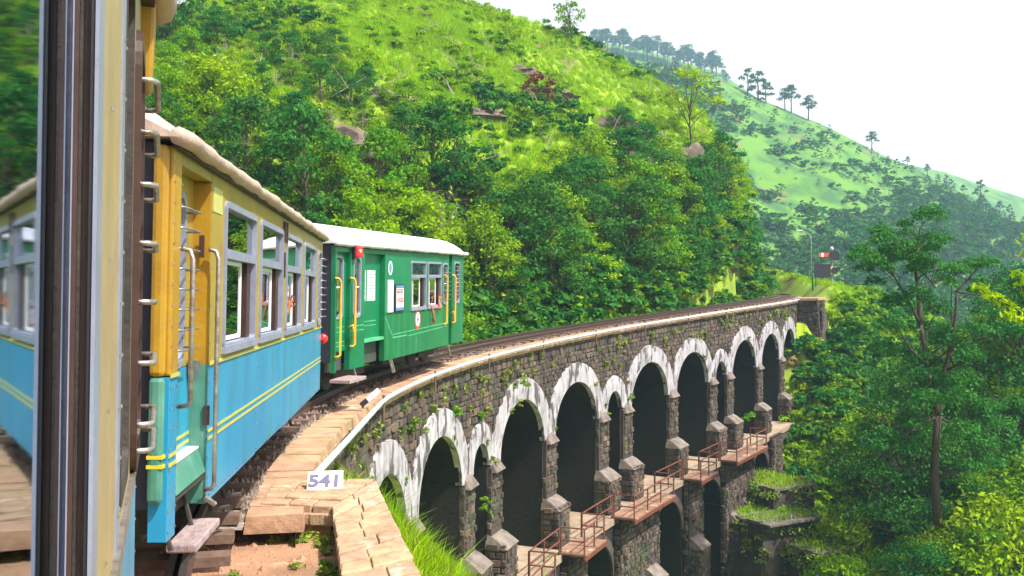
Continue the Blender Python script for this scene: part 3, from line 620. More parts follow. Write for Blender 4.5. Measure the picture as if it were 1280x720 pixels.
# ---------------------------------------------------------------- coaches.  local x runs along the coach, y > 0 goes inside, z = 0 is rail level
def rring(mb, x0, x1, z0, z1, r, w_, y0, y1, n=5, mi=0):
    def loop(a0, a1, b0, b1, rr):
        out = []
        for (cx, cz, st) in ((a1 - rr, b1 - rr, 0), (a0 + rr, b1 - rr, 90), (a0 + rr, b0 + rr, 180), (a1 - rr, b0 + rr, 270)):
            for i in range(n + 1): t = R(st + 90 * i / n); out.append((cx + rr * math.cos(t), cz + rr * math.sin(t)))
        return out
    A = loop(x0, x1, z0, z1, r); B = loop(x0 + w_, x1 - w_, z0 + w_, z1 - w_, max(.005, r - w_ * .7)); k = len(A)
    vs = [(x, y0, z) for x, z in A] + [(x, y0, z) for x, z in B] + [(x, y1, z) for x, z in A] + [(x, y1, z) for x, z in B]; fs = []
    for i in range(k):
        j = (i + 1) % k; fs += [(i, j, k + j, k + i), (2 * k + i, i, j, 2 * k + j)[::-1], (k + i, 3 * k + i, 3 * k + j, k + j)]
    mb.add(vs, fs, mi)
class Coach:
    def __init__(s, name, label, loc, theta, pitch, roll, L, cat='train carriage'):
        s.r = empty(name, loc, (R(roll), -R(pitch), R(90 - theta))); tag(s.r, label, cat); s.L = L; s.far = []; s.x0 = 0
        s.M = Matrix.Translation(loc) @ s.r.rotation_euler.to_matrix().to_4x4()
    def p(s, name, mb, m, parent=None, **k): return mb.build(name, MT[m] if isinstance(m, str) else m, parent or s.r, **k)
    def panel(s, name, x0, x1, z0, z1, m, y=0, holes=(), t=.05, **k):
        xs = sorted({x0, x1, *[h[0] for h in holes], *[h[1] for h in holes]}); zs = sorted({z0, z1, *[h[2] for h in holes], *[h[3] for h in holes]}); xs = [q for q in xs if x0 <= q <= x1]; zs = [q for q in zs if z0 <= q <= z1]
        mb = MB()
        for a, b in zip(xs[:-1], xs[1:]):
            for c, d in zip(zs[:-1], zs[1:]):
                cx, cz = (a + b) / 2, (c + d) / 2
                if any(h[0] < cx < h[1] and h[2] < cz < h[3] for h in holes): continue
                mb.box(a, b, y, y + t, c, d)
        return s.p(name, mb, m, **k)
    def window(s, x0, x1, z0=1.39, z1=2.41, y=0, upper=True, open_part=True):
        g = .03; s.far.append((x0 + g, x1 - g, z0 + g, z1 - g))
        mb = MB(); rring(mb, x0, x1, z0, z1, .06, .045, y - .018, y + .06); mb.box(x0 + .05, x1 - .05, y - .014, y + .05, 2.02, 2.085)
        mb.box(x0 - .01, x1 + .01, y - .03, y + .01, z0 - .02, z0 + .03); f = s.p('window_frame', mb, 'lilac')
        mb = MB(); mb.box(x0 + .05, x1 - .05, y + .02, y + .026, 2.08, z1 - .05); s.p('pane', mb, 'glass', f)
        a, b = x0 + .05, x1 - .05; w_ = b - a
        for (q0, q1, q2) in ((a, a + .09 * w_, .025), (b - .13 * w_, b, .025), (a + .12 * w_, a + .16 * w_, .05)): mb = MB(); mb.box(q0, q1, y + q2, y + q2 + .05, z0 + .05, 2.02); s.p('shutter_post', mb, 'brown', f)
        c0, c1 = a + .22 * w_, a + .74 * w_; mb = MB(); rring(mb, c0, c1, z0 + .055, 2.015, .02, .03, y + .04, y + .07); s.p('sash', mb, 'whiteframe', f)
        mb = MB(); mb.box(c0 + .03, c1 - .03, y + .05, y + .055, z0 + .08, 1.99); s.p('pane', mb, 'glass', f)
        return f
    def slim_window(s, x0, x1, z0=1.33, z1=2.41, y=0, r=.1, bars=0, reach=.07, m='lilac', back=False, zb=None):
        g = .035; 
        mb = MB(); rring(mb, x0, x1, z0, z1, r, .04, y - .015, y + .05); f = s.p('window_frame', mb, m)
        mb = MB(); mb.box(x0 + .035, x1 - .035, y + .02, y + .026, z0 + .035, z1 - .035); s.p('pane', mb, 'glass', f)
        mb = MB(); mb.box(x0 + .04, x1 - .04, y + .012, y + .018, (z0 + z1) / 2 - .01, (z0 + z1) / 2 + .012); s.p('glazing_bar', mb, 'whiteframe', f)
        zs = zb or [z0 + .12 + (z1 - z0 - .24) * i / max(1, bars - 1) for i in range(bars)]
        for z in zs[:bars]:
            mb = MB(); e = .02; mb.tube([(x0 + e, y, z), (x0 + e, y - reach + .015, z), (x0 + e + .02, y - reach, z), (x1 - e - .02, y - reach, z), (x1 - e, y - reach + .015, z), (x1 - e, y, z)], .0072, 6); s.p('guard_bar', mb, 'steel', smooth=True)
        return (x0 + g, x1 - g, z0 + g, z1 - g)
    def grab(s, x, z0, z1, m='steel', y=-.07, r=.014, dx=0):
        mb = MB(); mb.tube([(x + dx, 0, z0), (x + dx * .5, y * .7, z0 + .005), (x, y, z0 + .03), (x, y, z1 - .06), (x + dx * .5, y * .75, z1 - .01), (x + dx, y * .2, z1), (x + dx, 0, z1)], r, 8); return s.p('handrail', mb, m, smooth=True)
    def rivets(s, pts, name='rivets', m='steel', r=.008):
        mb = MB()
        for x, y, z in pts:
            vs = [(x - r, y, z - r), (x + r, y, z - r), (x + r, y, z + r), (x - r, y, z + r), (x, y - r * .8, z)]; mb.add(vs, [(0, 1, 4), (1, 2, 4), (2, 3, 4), (3, 0, 4)])
        tag(s.p(name, mb, m), kind='stuff')
    def roof(s, x0, x1, m, z=2.585, rise=.36, lump=0.0, roll=.05):
        n = 14; xs = np.linspace(x0, x1, int((x1 - x0) / .16) + 2); vs = []
        for i, x in enumerate(xs):
            q = lump * (math.sin(x * 7.3) + .6 * math.sin(x * 17.1 + 1)) ; dr = min(1, min(x - x0, x1 - x) / .16); dr = math.sqrt(max(0, 1 - (1 - dr) ** 2)) * .35 + .65
            for j in range(n + 1):
                t = j / n; y = -.06 + 2.25 * t; k = 1 - abs(2 * t - 1) ** 2.8; vs.append((x, y - (q if j == 0 else 0), z + rise * k * dr + (q * .6 if 0 < j < n else 0) + .012 * dr))
        # rolled edge along the eaves
        fs = [(i * (n + 1) + j, i * (n + 1) + j + 1, (i + 1) * (n + 1) + j + 1, (i + 1) * (n + 1) + j) for i in range(len(xs) - 1) for j in range(n)]
        k = len(xs) - 1; fs += [tuple(range(n + 1)), tuple(k * (n + 1) + j for j in range(n + 1))[::-1]]
        fs += [(i * (n + 1), (i + 1) * (n + 1), (i + 1) * (n + 1) + n, i * (n + 1) + n) for i in range(k)]
        mb = MB(); mb.add(vs, fs); rf = s.p('roof', mb, m, smooth=False)
        mb = MB(); rs = [roll * (1 + (.10 * math.sin(x * 4.1) + .10 * math.sin(x * 11 + 2) + random.uniform(-.05, .05)) * (1 if lump else 0)) for x in xs]
        mb.tube([(x, -.045 - (lump * .8 * math.sin(x * 6.1)), z + .015 + lump * .5 * math.sin(x * 11)) for x in xs], rs, 8); s.p('roof_edge', mb, m, rf, smooth=True)
        mb = MB(); mb.box(x0 + .05, x1 - .05, -.035, .0, z - .045, z - .02); s.p('gutter', mb, 'under', rf)
    def shell(s, x0, x1, mfar, ends='navy', zb=.62, sill=1.40):
        mb = MB(); xs = sorted({x0, x1, *[h[0] for h in s.far], *[h[1] for h in s.far]})
        for a, b in zip(xs[:-1], xs[1:]):
            hol = any(h[0] < (a + b) / 2 < h[1] for h in s.far); 
            if hol: mb.box(a, b, 2.08, 2.13, .45, sill); mb.box(a, b, 2.08, 2.13, 2.36, 2.6); mb.box(a, b, 2.07, 2.12, 2.0, 2.11)
            else: mb.box(a, b, 2.08, 2.13, .45, 2.6)
        s.p('far_side', mb, mfar)
        mb = MB(); mb.box(x0 + .05, x1 - .05, .14, 2.07, .86, .92); mb.box(x0 + .05, x1 - .05, .03, 2.07, 2.585, 2.6); s.p('floor', mb, 'interior')
        mb = MB(); 
        x = x0 + 1.9
        while x < x1 - 1.4: mb.box(x, x + .07, .2, .95, .92, 1.75); mb.box(x, x + .07, 1.2, 2.0, .92, 1.75); mb.box(x + .07, x + .45, .2, .95, 1.3, 1.36); x += 1.55
        s.p('seat_back', mb, 'interior')
        for a, b, sgn in ((x0, x0 + .05, -1), (x1 - .05, x1, 1)):
            mb = MB(); mb.box(a, b, .09, 2.04, zb, 2.58); e = s.p('end_wall', mb, ends)
            mb = MB(); c = a if sgn < 0 else b; mb.box(min(c, c + sgn * .28), max(c, c + sgn * .28), .62, 1.5, .9, 2.5); s.p('gangway', mb, 'navy', bevel=.04)
        mb = MB(); mb.box(x0 + .3, x1 - .3, .25, 1.88, .6, .78); mb.box(x0 + .2, x1 - .2, .5, .6, .45, .6); mb.box(x0 + .2, x1 - .2, 1.5, 1.6, .45, .6); mb.box(x0 + 3.3, x0 + 4.6, .3, 1.0, .3, .6); s.p('underframe', mb, 'under')
        for c in (x0 + 1.7, x1 - 1.7):
            mb = MB(); mb.box(c - .75, c + .75, .38, .46, .22, .5); mb.box(c - .75, c + .75, 1.66, 1.74, .22, .5); mb.box(c - .1, c + .1, .4, 1.7, .3, .5); bo = s.p('bogie', mb, 'under')
            for dx in (-.5, .5):
                for y in (.62, 1.42): mb = MB(); mb.tube([(c + dx, y, .32), (c + dx, y + .09, .32)], .3, 20); mb.tube([(c + dx, y - .02, .32), (c + dx, y + .11, .32)], .07, 10); s.p('wheel', mb, 'under', bo)
        mb = MB(); 
        for x in (x0 - .3, x1 + .3): mb.tube([(x, 1.06, .75), (x + (.3 if x < x0 else -.3), 1.06, .75)], .09, 8)
        s.p('coupling', mb, 'under')

# yellow and blue coach ahead
yc = Coach('yellow_blue_carriage', 'carriage with ochre upper half and sky blue lower half, next ahead', (-1.84, 5.33, -1.75), -5.76, 0, 1.0, 8.96)
WY = [(1.42, 2.78), (3.04, 4.48), (4.78, 6.16), (6.48, 7.86)]
holes = []
for a, b in WY: yc.window(a, b); holes.append(yc.far[-1])
h1 = yc.slim_window(.26, .74, 1.33, 2.38, .11, bars=8, reach=.10); h2 = yc.slim_window(8.26, 8.74, 1.37, 2.40, 0, bars=9, reach=.08)
yc.panel('upper_panel', .99, 8.05, 1.33, 2.56, 'ochre', 0, holes, .12); yc.panel('upper_panel', 8.056, 8.93, 1.33, 2.56, 'ochre', 0, [h2], .06)
yc.panel('upper_panel', -.02, .17, 1.33, 2.56, 'ochre_dark', 0, (), .10, bevel=.015); yc.panel('door', .18, .985, 1.33, 2.50, 'ochre', .11, [h1], .05); yc.panel('door_header', .175, .985, 2.48, 2.56, 'ochre', .002, (), .1)
yc.panel('number_patch', 1.04, 1.34, 2.30, 2.46, mat('faded_green_patch', (.30, .42, .18), (.55, .40, .08), 14, .6), -.004, (), .004)
for k, (a, b, z0) in enumerate([(-.02, .17, .45), (.99, 3.0, .45), (3.006, 4.6, .46), (4.606, 6.3, .45), (6.306, 7.4, .45), (7.406, 8.05, .45), (8.056, 8.93, .45)]):
    yc.panel('lower_panel', a, b, z0, 1.325, 'blue', random.uniform(0, .003), (), .1, bevel=.004)
yc.panel('lower_door', .18, .985, .80, 1.325, 'blue', .11, (), .05)
mb = MB(); mb.box(.972, .988, .0035, .11, .46, 1.33); yc.p('door_jamb', mb, 'seagreen'); mb = MB(); mb.box(.972, .988, .0035, .11, 1.33, 2.47); yc.p('door_jamb', mb, 'ochre_dark')
mb = MB(); mb.box(.17, .98, .13, .2, .45, .78); mb.box(.17, .98, .01, .9, .62, .66); yc.p('step_well', mb, 'under')
mb = MB(); mb.hexa([(.18, .0, .66), (.97, .0, .66), (.97, .11, .66), (.18, .11, .66), (.18, .05, .80), (.97, .05, .80), (.97, .11, .805), (.18, .11, .805)]); yc.p('sill_step', mb, 'seagreen')
mb = MB(); mb.box(.185, .965, .045, .112, .806, .818); yc.p('sill_plate', mb, 'whiteframe')
for z in (.845, .895):
    for a, b, y in ((-.02, .17, -.003), (.185, .965, .106), (.992, 8.05, -.003), (8.056, 8.93, -.003)): mb = MB(); mb.box(a, b, y, y + .003, z, z + .02); yc.p('stripe', mb, 'stripe')
mb = MB(); mb.box(.99, 8.93, -.009, .0, 1.322, 1.342); mb.box(-.02, .17, -.009, 0, 1.322, 1.342); yc.p('waist_bead', mb, 'stripe')
for z0, z1, m in ((.66, 1.33, 'seagreen'), (1.33, 2.56, 'ochre_dark')):
    mb = MB(); mb.box(-.075, -.02, .02, .10, z0, z1); yc.p('corner_post', mb, m, bevel=.025)
for z in (.85, .90): mb = MB(); mb.box(-.0765, -.02, .016, .10, z, z + .018); yc.p('corner_stripe', mb, 'yellow')
yc.rivets([(x, -.001, z) for x in (.0, .155) for z in np.arange(.5, 2.5, .11)] + [(x + dx, -.001, z) for x in (3.0, 4.6, 6.3, 7.4, 8.05) for dx in (-.02, .03) for z in np.arange(.5, 1.3, .1)] + [(1.01, -.001, z) for z in np.arange(.5, 2.5, .12)] + [(x, -.001, .49) for x in np.arange(1.1, 8.9, .14)])
yc.grab(.15, 1.15, 2.02, dx=0.03); yc.grab(.93, .55, 2.05, y=-.06)
mb = MB(); mb.box(.925, .945, .03, .06, 2.0, 2.14); yc.p('rail_bracket', mb, 'brown'); mb = MB(); mb.box(.955, .985, -.015, .02, .95, 1.07); yc.p('door_catch', mb, 'brown'); mb = MB(); mb.hexa([(.88, .05, 1.24), (.92, .05, 1.24), (.92, .1, 1.24), (.88, .1, 1.24), (.86, .04, 1.36), (.94, .04, 1.36), (.94, .1, 1.36), (.86, .1, 1.36)]); yc.p('door_handle', mb, 'steel')
mb = MB(); mb.box(.35, 1.05, -.08, .09, .30, .35); yc.p('step_board', mb, 'plank', bevel=.01); mb = MB(); mb.tube([(.3, .05, .33), (.3, .15, .7)], .015, 6); mb.tube([(.85, .05, .33), (.85, .15, .7)], .015, 6); yc.p('step_hanger', mb, 'under')
for a in (4.53, 4.70): mb = MB(); mb.box(a, a + .06, -.025, .0, 2.3, 2.5); yc.p('rain_strip_block', mb, 'brown'); 
for a in (4.55, 4.66): mb = MB(); mb.box(a, a + .035, -.012, .0, 1.95, 2.2); yc.p('label_slot', mb, 'brown')
yc.roof(-.12, 9.0, 'roofcream', lump=.007, roll=.047); yc.shell(0, 8.93, 'ochre', sill=2.05)
mb = MB(); mb.ellip((9.02, -.02, 1.16), (.05, .075, .075), 10, 8); mb.tube([(8.9, .04, 1.16), (9.0, -.01, 1.16)], .03, 8); yc.p('tail_lamp', mb, 'red', smooth=True)
mb = MB(); mb.tube([(.97, .01, .5), (1.03, -.05, .44)], .018, 8); yc.p('pipe_end', mb, 'steel')
for q in ((2.2, .5), (2.7, .45), (7.2, .3)): mb = MB(); mb.tube([(q[0], .3, .5), (q[0] + .05, .2, .15), (q[0] + .3, .12, .12)], .02, 6); yc.p('brake_hanger', mb, 'under')

# green coach further ahead
gc = Coach('green_carriage', 'green narrow gauge carriage with white roof and yellow handrails, farther along the line', (-2.93, 16.5, -1.70), 11.64, 1.2, 1.0, 8.5)
WG = [(4.12, 5.2), (5.33, 6.42)]; holes = []
for a, b in WG: gc.window(a, b, 1.36, 2.37); holes.append(gc.far[-1])
g1 = gc.slim_window(.12, .54, 1.33, 2.40, .08, m='lilac'); g2 = gc.slim_window(.80, 1.18, 1.33, 2.40, 0, m='lilac')
g3 = gc.slim_window(6.56, 6.98, 1.40, 2.36, 0, bars=8, reach=.09); g4 = gc.slim_window(7.55, 8.08, 1.40, 2.40, 0, bars=9, reach=.09)
gc.panel('upper_panel', 2.5, 7.1, 1.333, 2.56, 'green', 0, holes + [g3], .1); gc.panel('upper_panel', 7.36, 8.46, 1.333, 2.56, 'green', 0, [g4], .06)
gc.panel('upper_panel', .68, 1.4, 1.333, 2.56, 'green', 0, [g2], .1); gc.panel('door', .04, .672, .78, 2.46, 'green', .08, [g1], .04); gc.panel('door_header', 0, .672, 2.46, 2.56, 'green', .004, (), .08); gc.panel('corner_panel', 0, .045, .45, 2.46, 'green', .0, (), .08)
gc.panel('sliding_door', 1.408, 2.492, .92, 2.46, 'green', .1, (), .04); gc.panel('door_header', 1.408, 2.492, 2.46, 2.56, 'green', .004, (), .1); gc.panel('door', 7.108, 7.352, .8, 2.56, 'green2', .08, (), .04)
gc.panel('lower_panel', .68, 1.4, .45, 1.328, 'green', 0, (), .1); gc.panel('lower_panel', 2.5, 5.2, .45, 1.328, 'green2', .001, (), .1); gc.panel('lower_panel', 5.206, 7.1, .45, 1.328, 'green2', 0, (), .1); gc.panel('lower_panel', 7.36, 8.46, .45, 1.328, 'green2', 0, (), .08)
mb = MB(); mb.box(1.41, 2.49, .01, .14, .86, .915); gc.p('door_sill', mb, 'palegreen'); mb = MB(); mb.box(.05, .67, .15, .2, .45, .8); gc.p('step_well', mb, 'interior'); mb = MB(); mb.box(1.41, 2.49, .16, .2, .45, .86); gc.p('step_well', mb, 'interior')
for a, b, y in ((.09, .60, .077), (.72, 1.36, -.003), (1.45, 2.3, .097)):
    for z in ((1.10, 1.18) if y != .097 else (1.22, 1.14)): mb = MB(); mb.box(a, b, y, y + .003, z, z + .016); gc.p('pale_line', mb, 'palegreen')
mb = MB(); mb.box(.09, .6, .077, .08, .86, .875); mb.box(.09, .6, .077, .08, .93, .945); gc.p('pale_line', mb, 'palegreen')
def gline(pts, wd=.028):
    mb = MB()
    for (x0, z0), (x1, z1) in zip(pts[:-1], pts[1:]):
        d = Vector((x1 - x0, 0, z1 - z0)).normalized(); nn = Vector((-d.z, 0, d.x)) * wd / 2; q = [Vector((x0, -.003, z0)) - nn, Vector((x1, -.003, z1)) - nn, Vector((x1, -.003, z1)) + nn, Vector((x0, -.003, z0)) + nn]; mb.add(q, [(0, 1, 2, 3)])
    gc.p('pale_line', mb, 'palegreen')
gline([(2.52, 1.28), (3.02, .86), (3.9, .86)]); gline([(3.02, .92), (6.9, .97)], .02); gline([(4.0, .84), (6.9, .90)], .02)
for x, z0, z1 in ((.04, .72, 2.02), (.72, .85, 2.02), (6.66, .95, 2.08), (7.40, .95, 2.08)): gc.grab(x, z0, z1, 'yrail', -.08, .02, dx=-.05)
for x in (.60, 7.25): mb = MB(); mb.tube([(x, -.0, 1.18), (x, -.08, 1.22), (x + .06, -.08, 1.1), (x + .06, -.06, .98)], .018, 8); gc.p('door_handle', mb, 'yrail', smooth=True)
mb = MB(); mb.box(.76, 1.04, -.10, -.0, 2.38, 2.56); lp = gc.p('side_lamp', mb, 'red', bevel=.02); mb = MB(); mb.tube([(.86, -.102, 2.49), (.86, -.118, 2.49)], .03, 10); gc.p('lens', mb, 'white', lp); mb = MB(); mb.box(.72, .76, -.06, 0, 2.34, 2.55); gc.p('bracket', mb, 'black', lp)
def notice(x0, x1, z0, z1, y, rows):
    mb = MB(); mb.box(x0, x1, y - .004, y, z0, z1); nf = gc.p('notice', mb, 'paper'); mb = MB(); h = (z1 - z0) / rows
    for r_ in range(rows):
        x = x0 + .03
        while x < x1 - .04: l = random.uniform(.03, .10); mb.box(x, min(x + l, x1 - .02), y - .0055, y - .004, z0 + (r_ + .3) * h, z0 + (r_ + .62) * h); x += l + .02
    gc.p('lettering', mb, 'inkblue', nf)
notice(1.46, 1.70, 1.60, 2.16, .1, 11); notice(1.78, 2.22, 1.60, 2.16, .1, 11)
mb = MB(); mb.box(2.64, 2.93, -.03, .0, 1.36, 1.98); gc.p('destination_board', mb, 'white', bevel=.005)
mb = MB(); mb.box(3.0, 3.62, -.03, 0, 1.36, 1.89); pf = gc.p('poster_frame', mb, 'black')
mb = MB(); mb.box(3.10, 3.56, -.034, -.03, 1.38, 1.87); gc.p('poster', mb, 'paper', pf); mb = MB(); mb.box(3.10, 3.56, -.038, -.034, 1.385, 1.44); mb.box(3.10, 3.56, -.038, -.034, 1.82, 1.87); gc.p('poster_band', mb, 'posterblue', pf)
mb = MB(); 
for z in (1.70, 1.52):
    x = 3.13
    mb.box(3.13, 3.53, -.038, -.034, z + .085, z + .1)
    while x < 3.5: l = random.choice((.035, .05, .06)); mb.box(x, x + .014, -.038, -.034, z, z + .09); mb.box(x, x + l, -.0385, -.034, z + random.choice((.02, .045)), z + random.choice((.055, .06))); x += l + .015
gc.p('poster_lettering', mb, 'posterred', pf)
mb = MB(); 
for q in range(2):
    vs = [(2.80 + .13 * math.cos(t), -.004 - .002 * q, 2.21 + .14 * math.sin(t) * (1 - .3 * q)) for t in np.linspace(0, 6.283, 13)[:-1]]; mb.add([(2.80 + (v[0] - 2.80) * (1 - .35 * q), v[1], v[2]) for v in vs], [tuple(range(12))], q)
gc.p('railway_crest', mb, [MT['paper'], MT['inkblue']])
mb = MB()
for q, (rx, rz, m_) in enumerate(((.20, .21, 0), (.14, .15, 1))): mb.add([(4.62 + rx * math.cos(t), -.004 - .002 * q, 1.15 + rz * math.sin(t)) for t in np.linspace(0, 6.283, 21)[:-1]], [tuple(range(20))], m_)
mb.box(4.58, 4.66, -.009, -.007, 1.06, 1.24, 2); mb.box(4.54, 4.70, -.010, -.007, 1.13, 1.17, 2); gc.p('oval_emblem', mb, [MT['posterred'], MT['white'], MT['inkblue']])
gc.roof(-.1, 8.6, 'roofwhite', rise=.38, lump=0.002, roll=.045); gc.shell(0, 8.46, 'green')
mb = MB(); mb.box(.02, .82, -.26, .10, .28, .34); gc.p('step_board', mb, 'plank', bevel=.01)
for x in (1.0, 2.95, 3.05, 7.2): mb = MB(); mb.tube([(x, .05, .46), (x + .08, .0, .18)], .022, 6); gc.p('step_hanger', mb, 'steel')

# the coach the photograph is taken from
OA = -19.2; oc = Coach('own_carriage', 'near carriage at the left edge with dark window jamb and big reflecting pane', (-.087 * math.cos(R(OA)), .087 * math.sin(R(OA)), -1.75), OA, 0, .6, 3.06)
h0 = (-1.1, 1.10, 1.36, 2.41); hb = oc.slim_window(2.42, 2.86, 1.34, 2.38, 0, bars=8, reach=.048, m='brown', zb=[1.46, 1.60, 1.74, 1.875, 2.01, 2.13, 2.25, 1.40]); hn = (1.90, 2.30, 1.40, 2.40)
MT['cream'] = mat('cream_paint', (.36, .27, .135), (.29, .22, .12), 6, .45, .3, 8, c3=(.25, .18, .10), s3=9, t3=.62)
oc.panel('upper_panel', -1.6, 1.52, 1.30, 2.56, 'cream', 0, [h0], .05); oc.panel('upper_panel', 1.526, 3.04, 1.33, 2.56, 'cream', 0, [hb, hn], .05)
oc.panel('lower_panel', -1.6, 1.52, .45, 1.298, 'blue', 0, (), .05); oc.panel('lower_panel', 1.526, 3.04, .45, 1.328, 'blue', 0, (), .05)
mb = MB(); mb.box(-1.08, 1.09, .0235, .0265, 1.36, 2.41); wf = MB(); wf.box(1.095, 1.195, -.003, .0, 1.33, 2.45); wfo = oc.p('window_frame', wf, 'lilac', bevel=.001); oc.p('pane', mb, 'mirrorglass', wfo)
mb = MB(); mb.box(-1.1, 1.094, -.003, 0, 2.41, 2.45); oc.p('top_bead', mb, 'lilac', wfo)
for (y0, y1, m_, dx) in ((.021, .0265, 'navy', 0), (.0195, .0208, 'lilac', .002), (.015, .0193, 'brown', .006), (.0105, .0148, 'under', .012), (.004, .0103, 'brown', .012), (.0, .0038, 'black', .002), (-.004, -.0002, 'lilac', .0)):
    mb = MB(); mb.box(1.084 + dx, 1.11, y0, y1, 1.33, 2.42); oc.p('sash_channel', mb, m_, wfo)
mb = MB(); mb.box(1.70, 1.80, -.003, .0, .5, 2.56); oc.p('cover_strip', mb, 'lilac'); mb = MB(); rring(mb, 1.87, 2.33, 1.37, 2.43, .05, .045, -.002, .05); nw = oc.p('window_frame', mb, 'under'); mb = MB(); mb.box(1.91, 2.29, .02, .026, 1.4, 2.4); oc.p('pane', mb, 'glass', nw)
oc.rivets([(x, -.004, z) for x in (1.72, 1.78) for z in np.arange(.55, 2.5, .085)] + [(3.0, -.001, z) for z in np.arange(.5, 2.5, .09)] + [(1.42, -.001, z) for z in np.arange(1.4, 2.5, .2)], r=.004)
mb = MB(); mb.box(1.526, 3.04, -.010, 0, 1.31, 1.345); oc.p('waist_bead', mb, 'steel')
mb = MB(); mb.box(-1.6, 3.04, .8, .84, .9, 2.56); oc.p('inner_partition', mb, 'interior')
mb = MB(); mb.hexa([(2.9, -.03, 2.34), (3.1, -.03, 2.34), (3.1, .04, 2.34), (2.9, .04, 2.34), (2.85, -.05, 2.9), (3.12, -.05, 2.9), (3.12, .04, 2.9), (2.85, .04, 2.9)]); oc.p('eave_flap', mb, 'ochre_dark', bevel=.01)
oc.roof(-1.7, 3.12, 'roofcream', lump=.004); oc.shell(-1.6, 3.04, 'cream')

# ---------------------------------------------------------------- passengers
def person(label, M, pose, shirt, face=1):
    # pose: dict of joints in coach-local offsets from the pelvis: shoulder / elbow / wrist for two arms, head
    e = empty('person', M @ Vector((0, 0, 0))); tag(e, label, 'person'); e.rotation_euler = M.to_euler()
    bm = bmesh.new(); L = bm.verts.layers.skin.verify()
    def V(p, r, root=False): v = bm.verts.new(p); v[L].radius = (r, r); v[L].use_root = root; return v
    pel = V((0, 0, .0), .14, True); sp = V((0, 0, .22), .12); ch = V((0, 0, .40), .14); nk = V((.01, 0, .54), .055); hd0 = V(pose.get('jaw', (.03, 0, .62)), .07); hd1 = V(pose.get('head', (.02, 0, .72)), .085)
    for a, b in ((pel, sp), (sp, ch), (ch, nk), (nk, hd0), (hd0, hd1)): bm.edges.new((a, b))
    for s_ in (-1, 1):
        hip = V((.08, s_ * .1, -.02), .09); kn = V((.42, s_ * .12, .0), .065); an = V((.42, s_ * .12, -.42), .04); ft = V((.56, s_ * .12, -.45), .035)
        for a, b in ((pel, hip), (hip, kn), (kn, an), (an, ft)): bm.edges.new((a, b))
    sleeve = []
    for (sh, el, wr, dr) in pose['arms']:
        sh, el, wr, dr = Vector(sh), Vector(el), Vector(wr), Vector(dr).normalized(); a = V(sh, .055); b = V(el, .038); c = V(wr, .026); bm.edges.new((ch, a)); bm.edges.new((a, b)); bm.edges.new((b, c)); sleeve.append((sh, el))
        sd_ = dr.cross(Vector((0, 0, 1)) if abs(dr.z) < .8 else Vector((1, 0, 0))).normalized(); nrm = dr.cross(sd_); palm = V(wr + dr * .07, .024); bm.edges.new((c, palm))
        for i, ln in enumerate((.062, .072, .068, .054)):
            k = V(wr + dr * .095 + sd_ * (i - 1.5) * .02, .0095); t1 = V(wr + dr * (.095 + ln * .55) + sd_ * (i - 1.5) * .022 + nrm * .006, .0085); t2 = V(wr + dr * (.095 + ln) + sd_ * (i - 1.5) * .022 + nrm * .022, .007)
            for a_, b_ in ((palm, k), (k, t1), (t1, t2)): bm.edges.new((a_, b_))
        t1 = V(wr + dr * .05 + sd_ * -.045, .011); t2 = V(wr + dr * .085 + sd_ * -.062 + nrm * .01, .009); bm.edges.new((palm, t1)); bm.edges.new((t1, t2))
    me = bpy.data.meshes.new('body'); bm.to_mesh(me); bm.free(); me.materials.append(MT['skin']); b = link('body', me, e); b.modifiers.new('skin', 'SKIN'); b.modifiers.new('sub', 'SUBSURF').render_levels = 1
    bm = bmesh.new(); L = bm.verts.layers.skin.verify(); v = [V((0, 0, -.03), .155, True), V((0, 0, .22), .14), V((0, 0, .40), .16), V((0, 0, .47), .10)]
    for i in range(3): bm.edges.new((v[i], v[i + 1]))
    for sh, el in sleeve: a = V(sh, .072); b = V(sh.lerp(el, .8), .058); bm.edges.new((v[2], a)); bm.edges.new((a, b))
    me = bpy.data.meshes.new('shirt'); bm.to_mesh(me); bm.free(); me.materials.append(MT[shirt]); b = link('shirt', me, e); b.modifiers.new('skin', 'SKIN'); b.modifiers.new('sub', 'SUBSURF').render_levels = 1
    hp = Vector(pose.get('head', (.02, 0, .72))); mb = MB(); mb.ellip(hp + Vector((-.02, 0, .025)), (.105, .092, .10), 12, 8); mb.build('hair', MT['hair'], e, True)
    f = Vector(pose.get('look', (1, 0, 0))).normalized(); sd_ = f.cross(Vector((0, 0, 1))); mb = MB(); c = hp + f * .082 + Vector((0, 0, -.045)); mb.ellip(c, (.05, .06, .075), 10, 8); mb.ellip(c + f * .055 + Vector((0, 0, -.005)), (.018, .014, .02), 8, 6)
    for q in (-1, 1): mb.ellip(hp + sd_ * q * .09 + Vector((0, 0, -.04)), (.02, .012, .03), 8, 6)
    fo = mb.build('face', MT['skin'], e, True); mb = MB()
    for q in (-1, 1): mb.ellip(c + f * .048 + sd_ * q * .024 + Vector((0, 0, .018)), (.008, .008, .006), 8, 6)
    mb.ellip(c + f * .047 + Vector((0, 0, -.035)), (.008, .02, .006), 8, 6); mb.build('eyes_and_mouth', MT['hair'], e, True)
def at(c, x, y, z): return c.M @ Matrix.Translation((x, y, z))
person('passenger at the green coach window with bare arm hanging over the sill', at(gc, 5.50, .30, 1.0), dict(head=(.06, -.10, .74), jaw=(.05, -.06, .64), look=(.5, -.86, 0), arms=[((.02, -.12, .44), (.02, -.34, .40), (.06, -.38, .16), (.3, -.05, -1)), ((.02, .16, .44), (.22, .18, .24), (.38, .02, .22), (1, -.3, 0))]), 'shirt3')
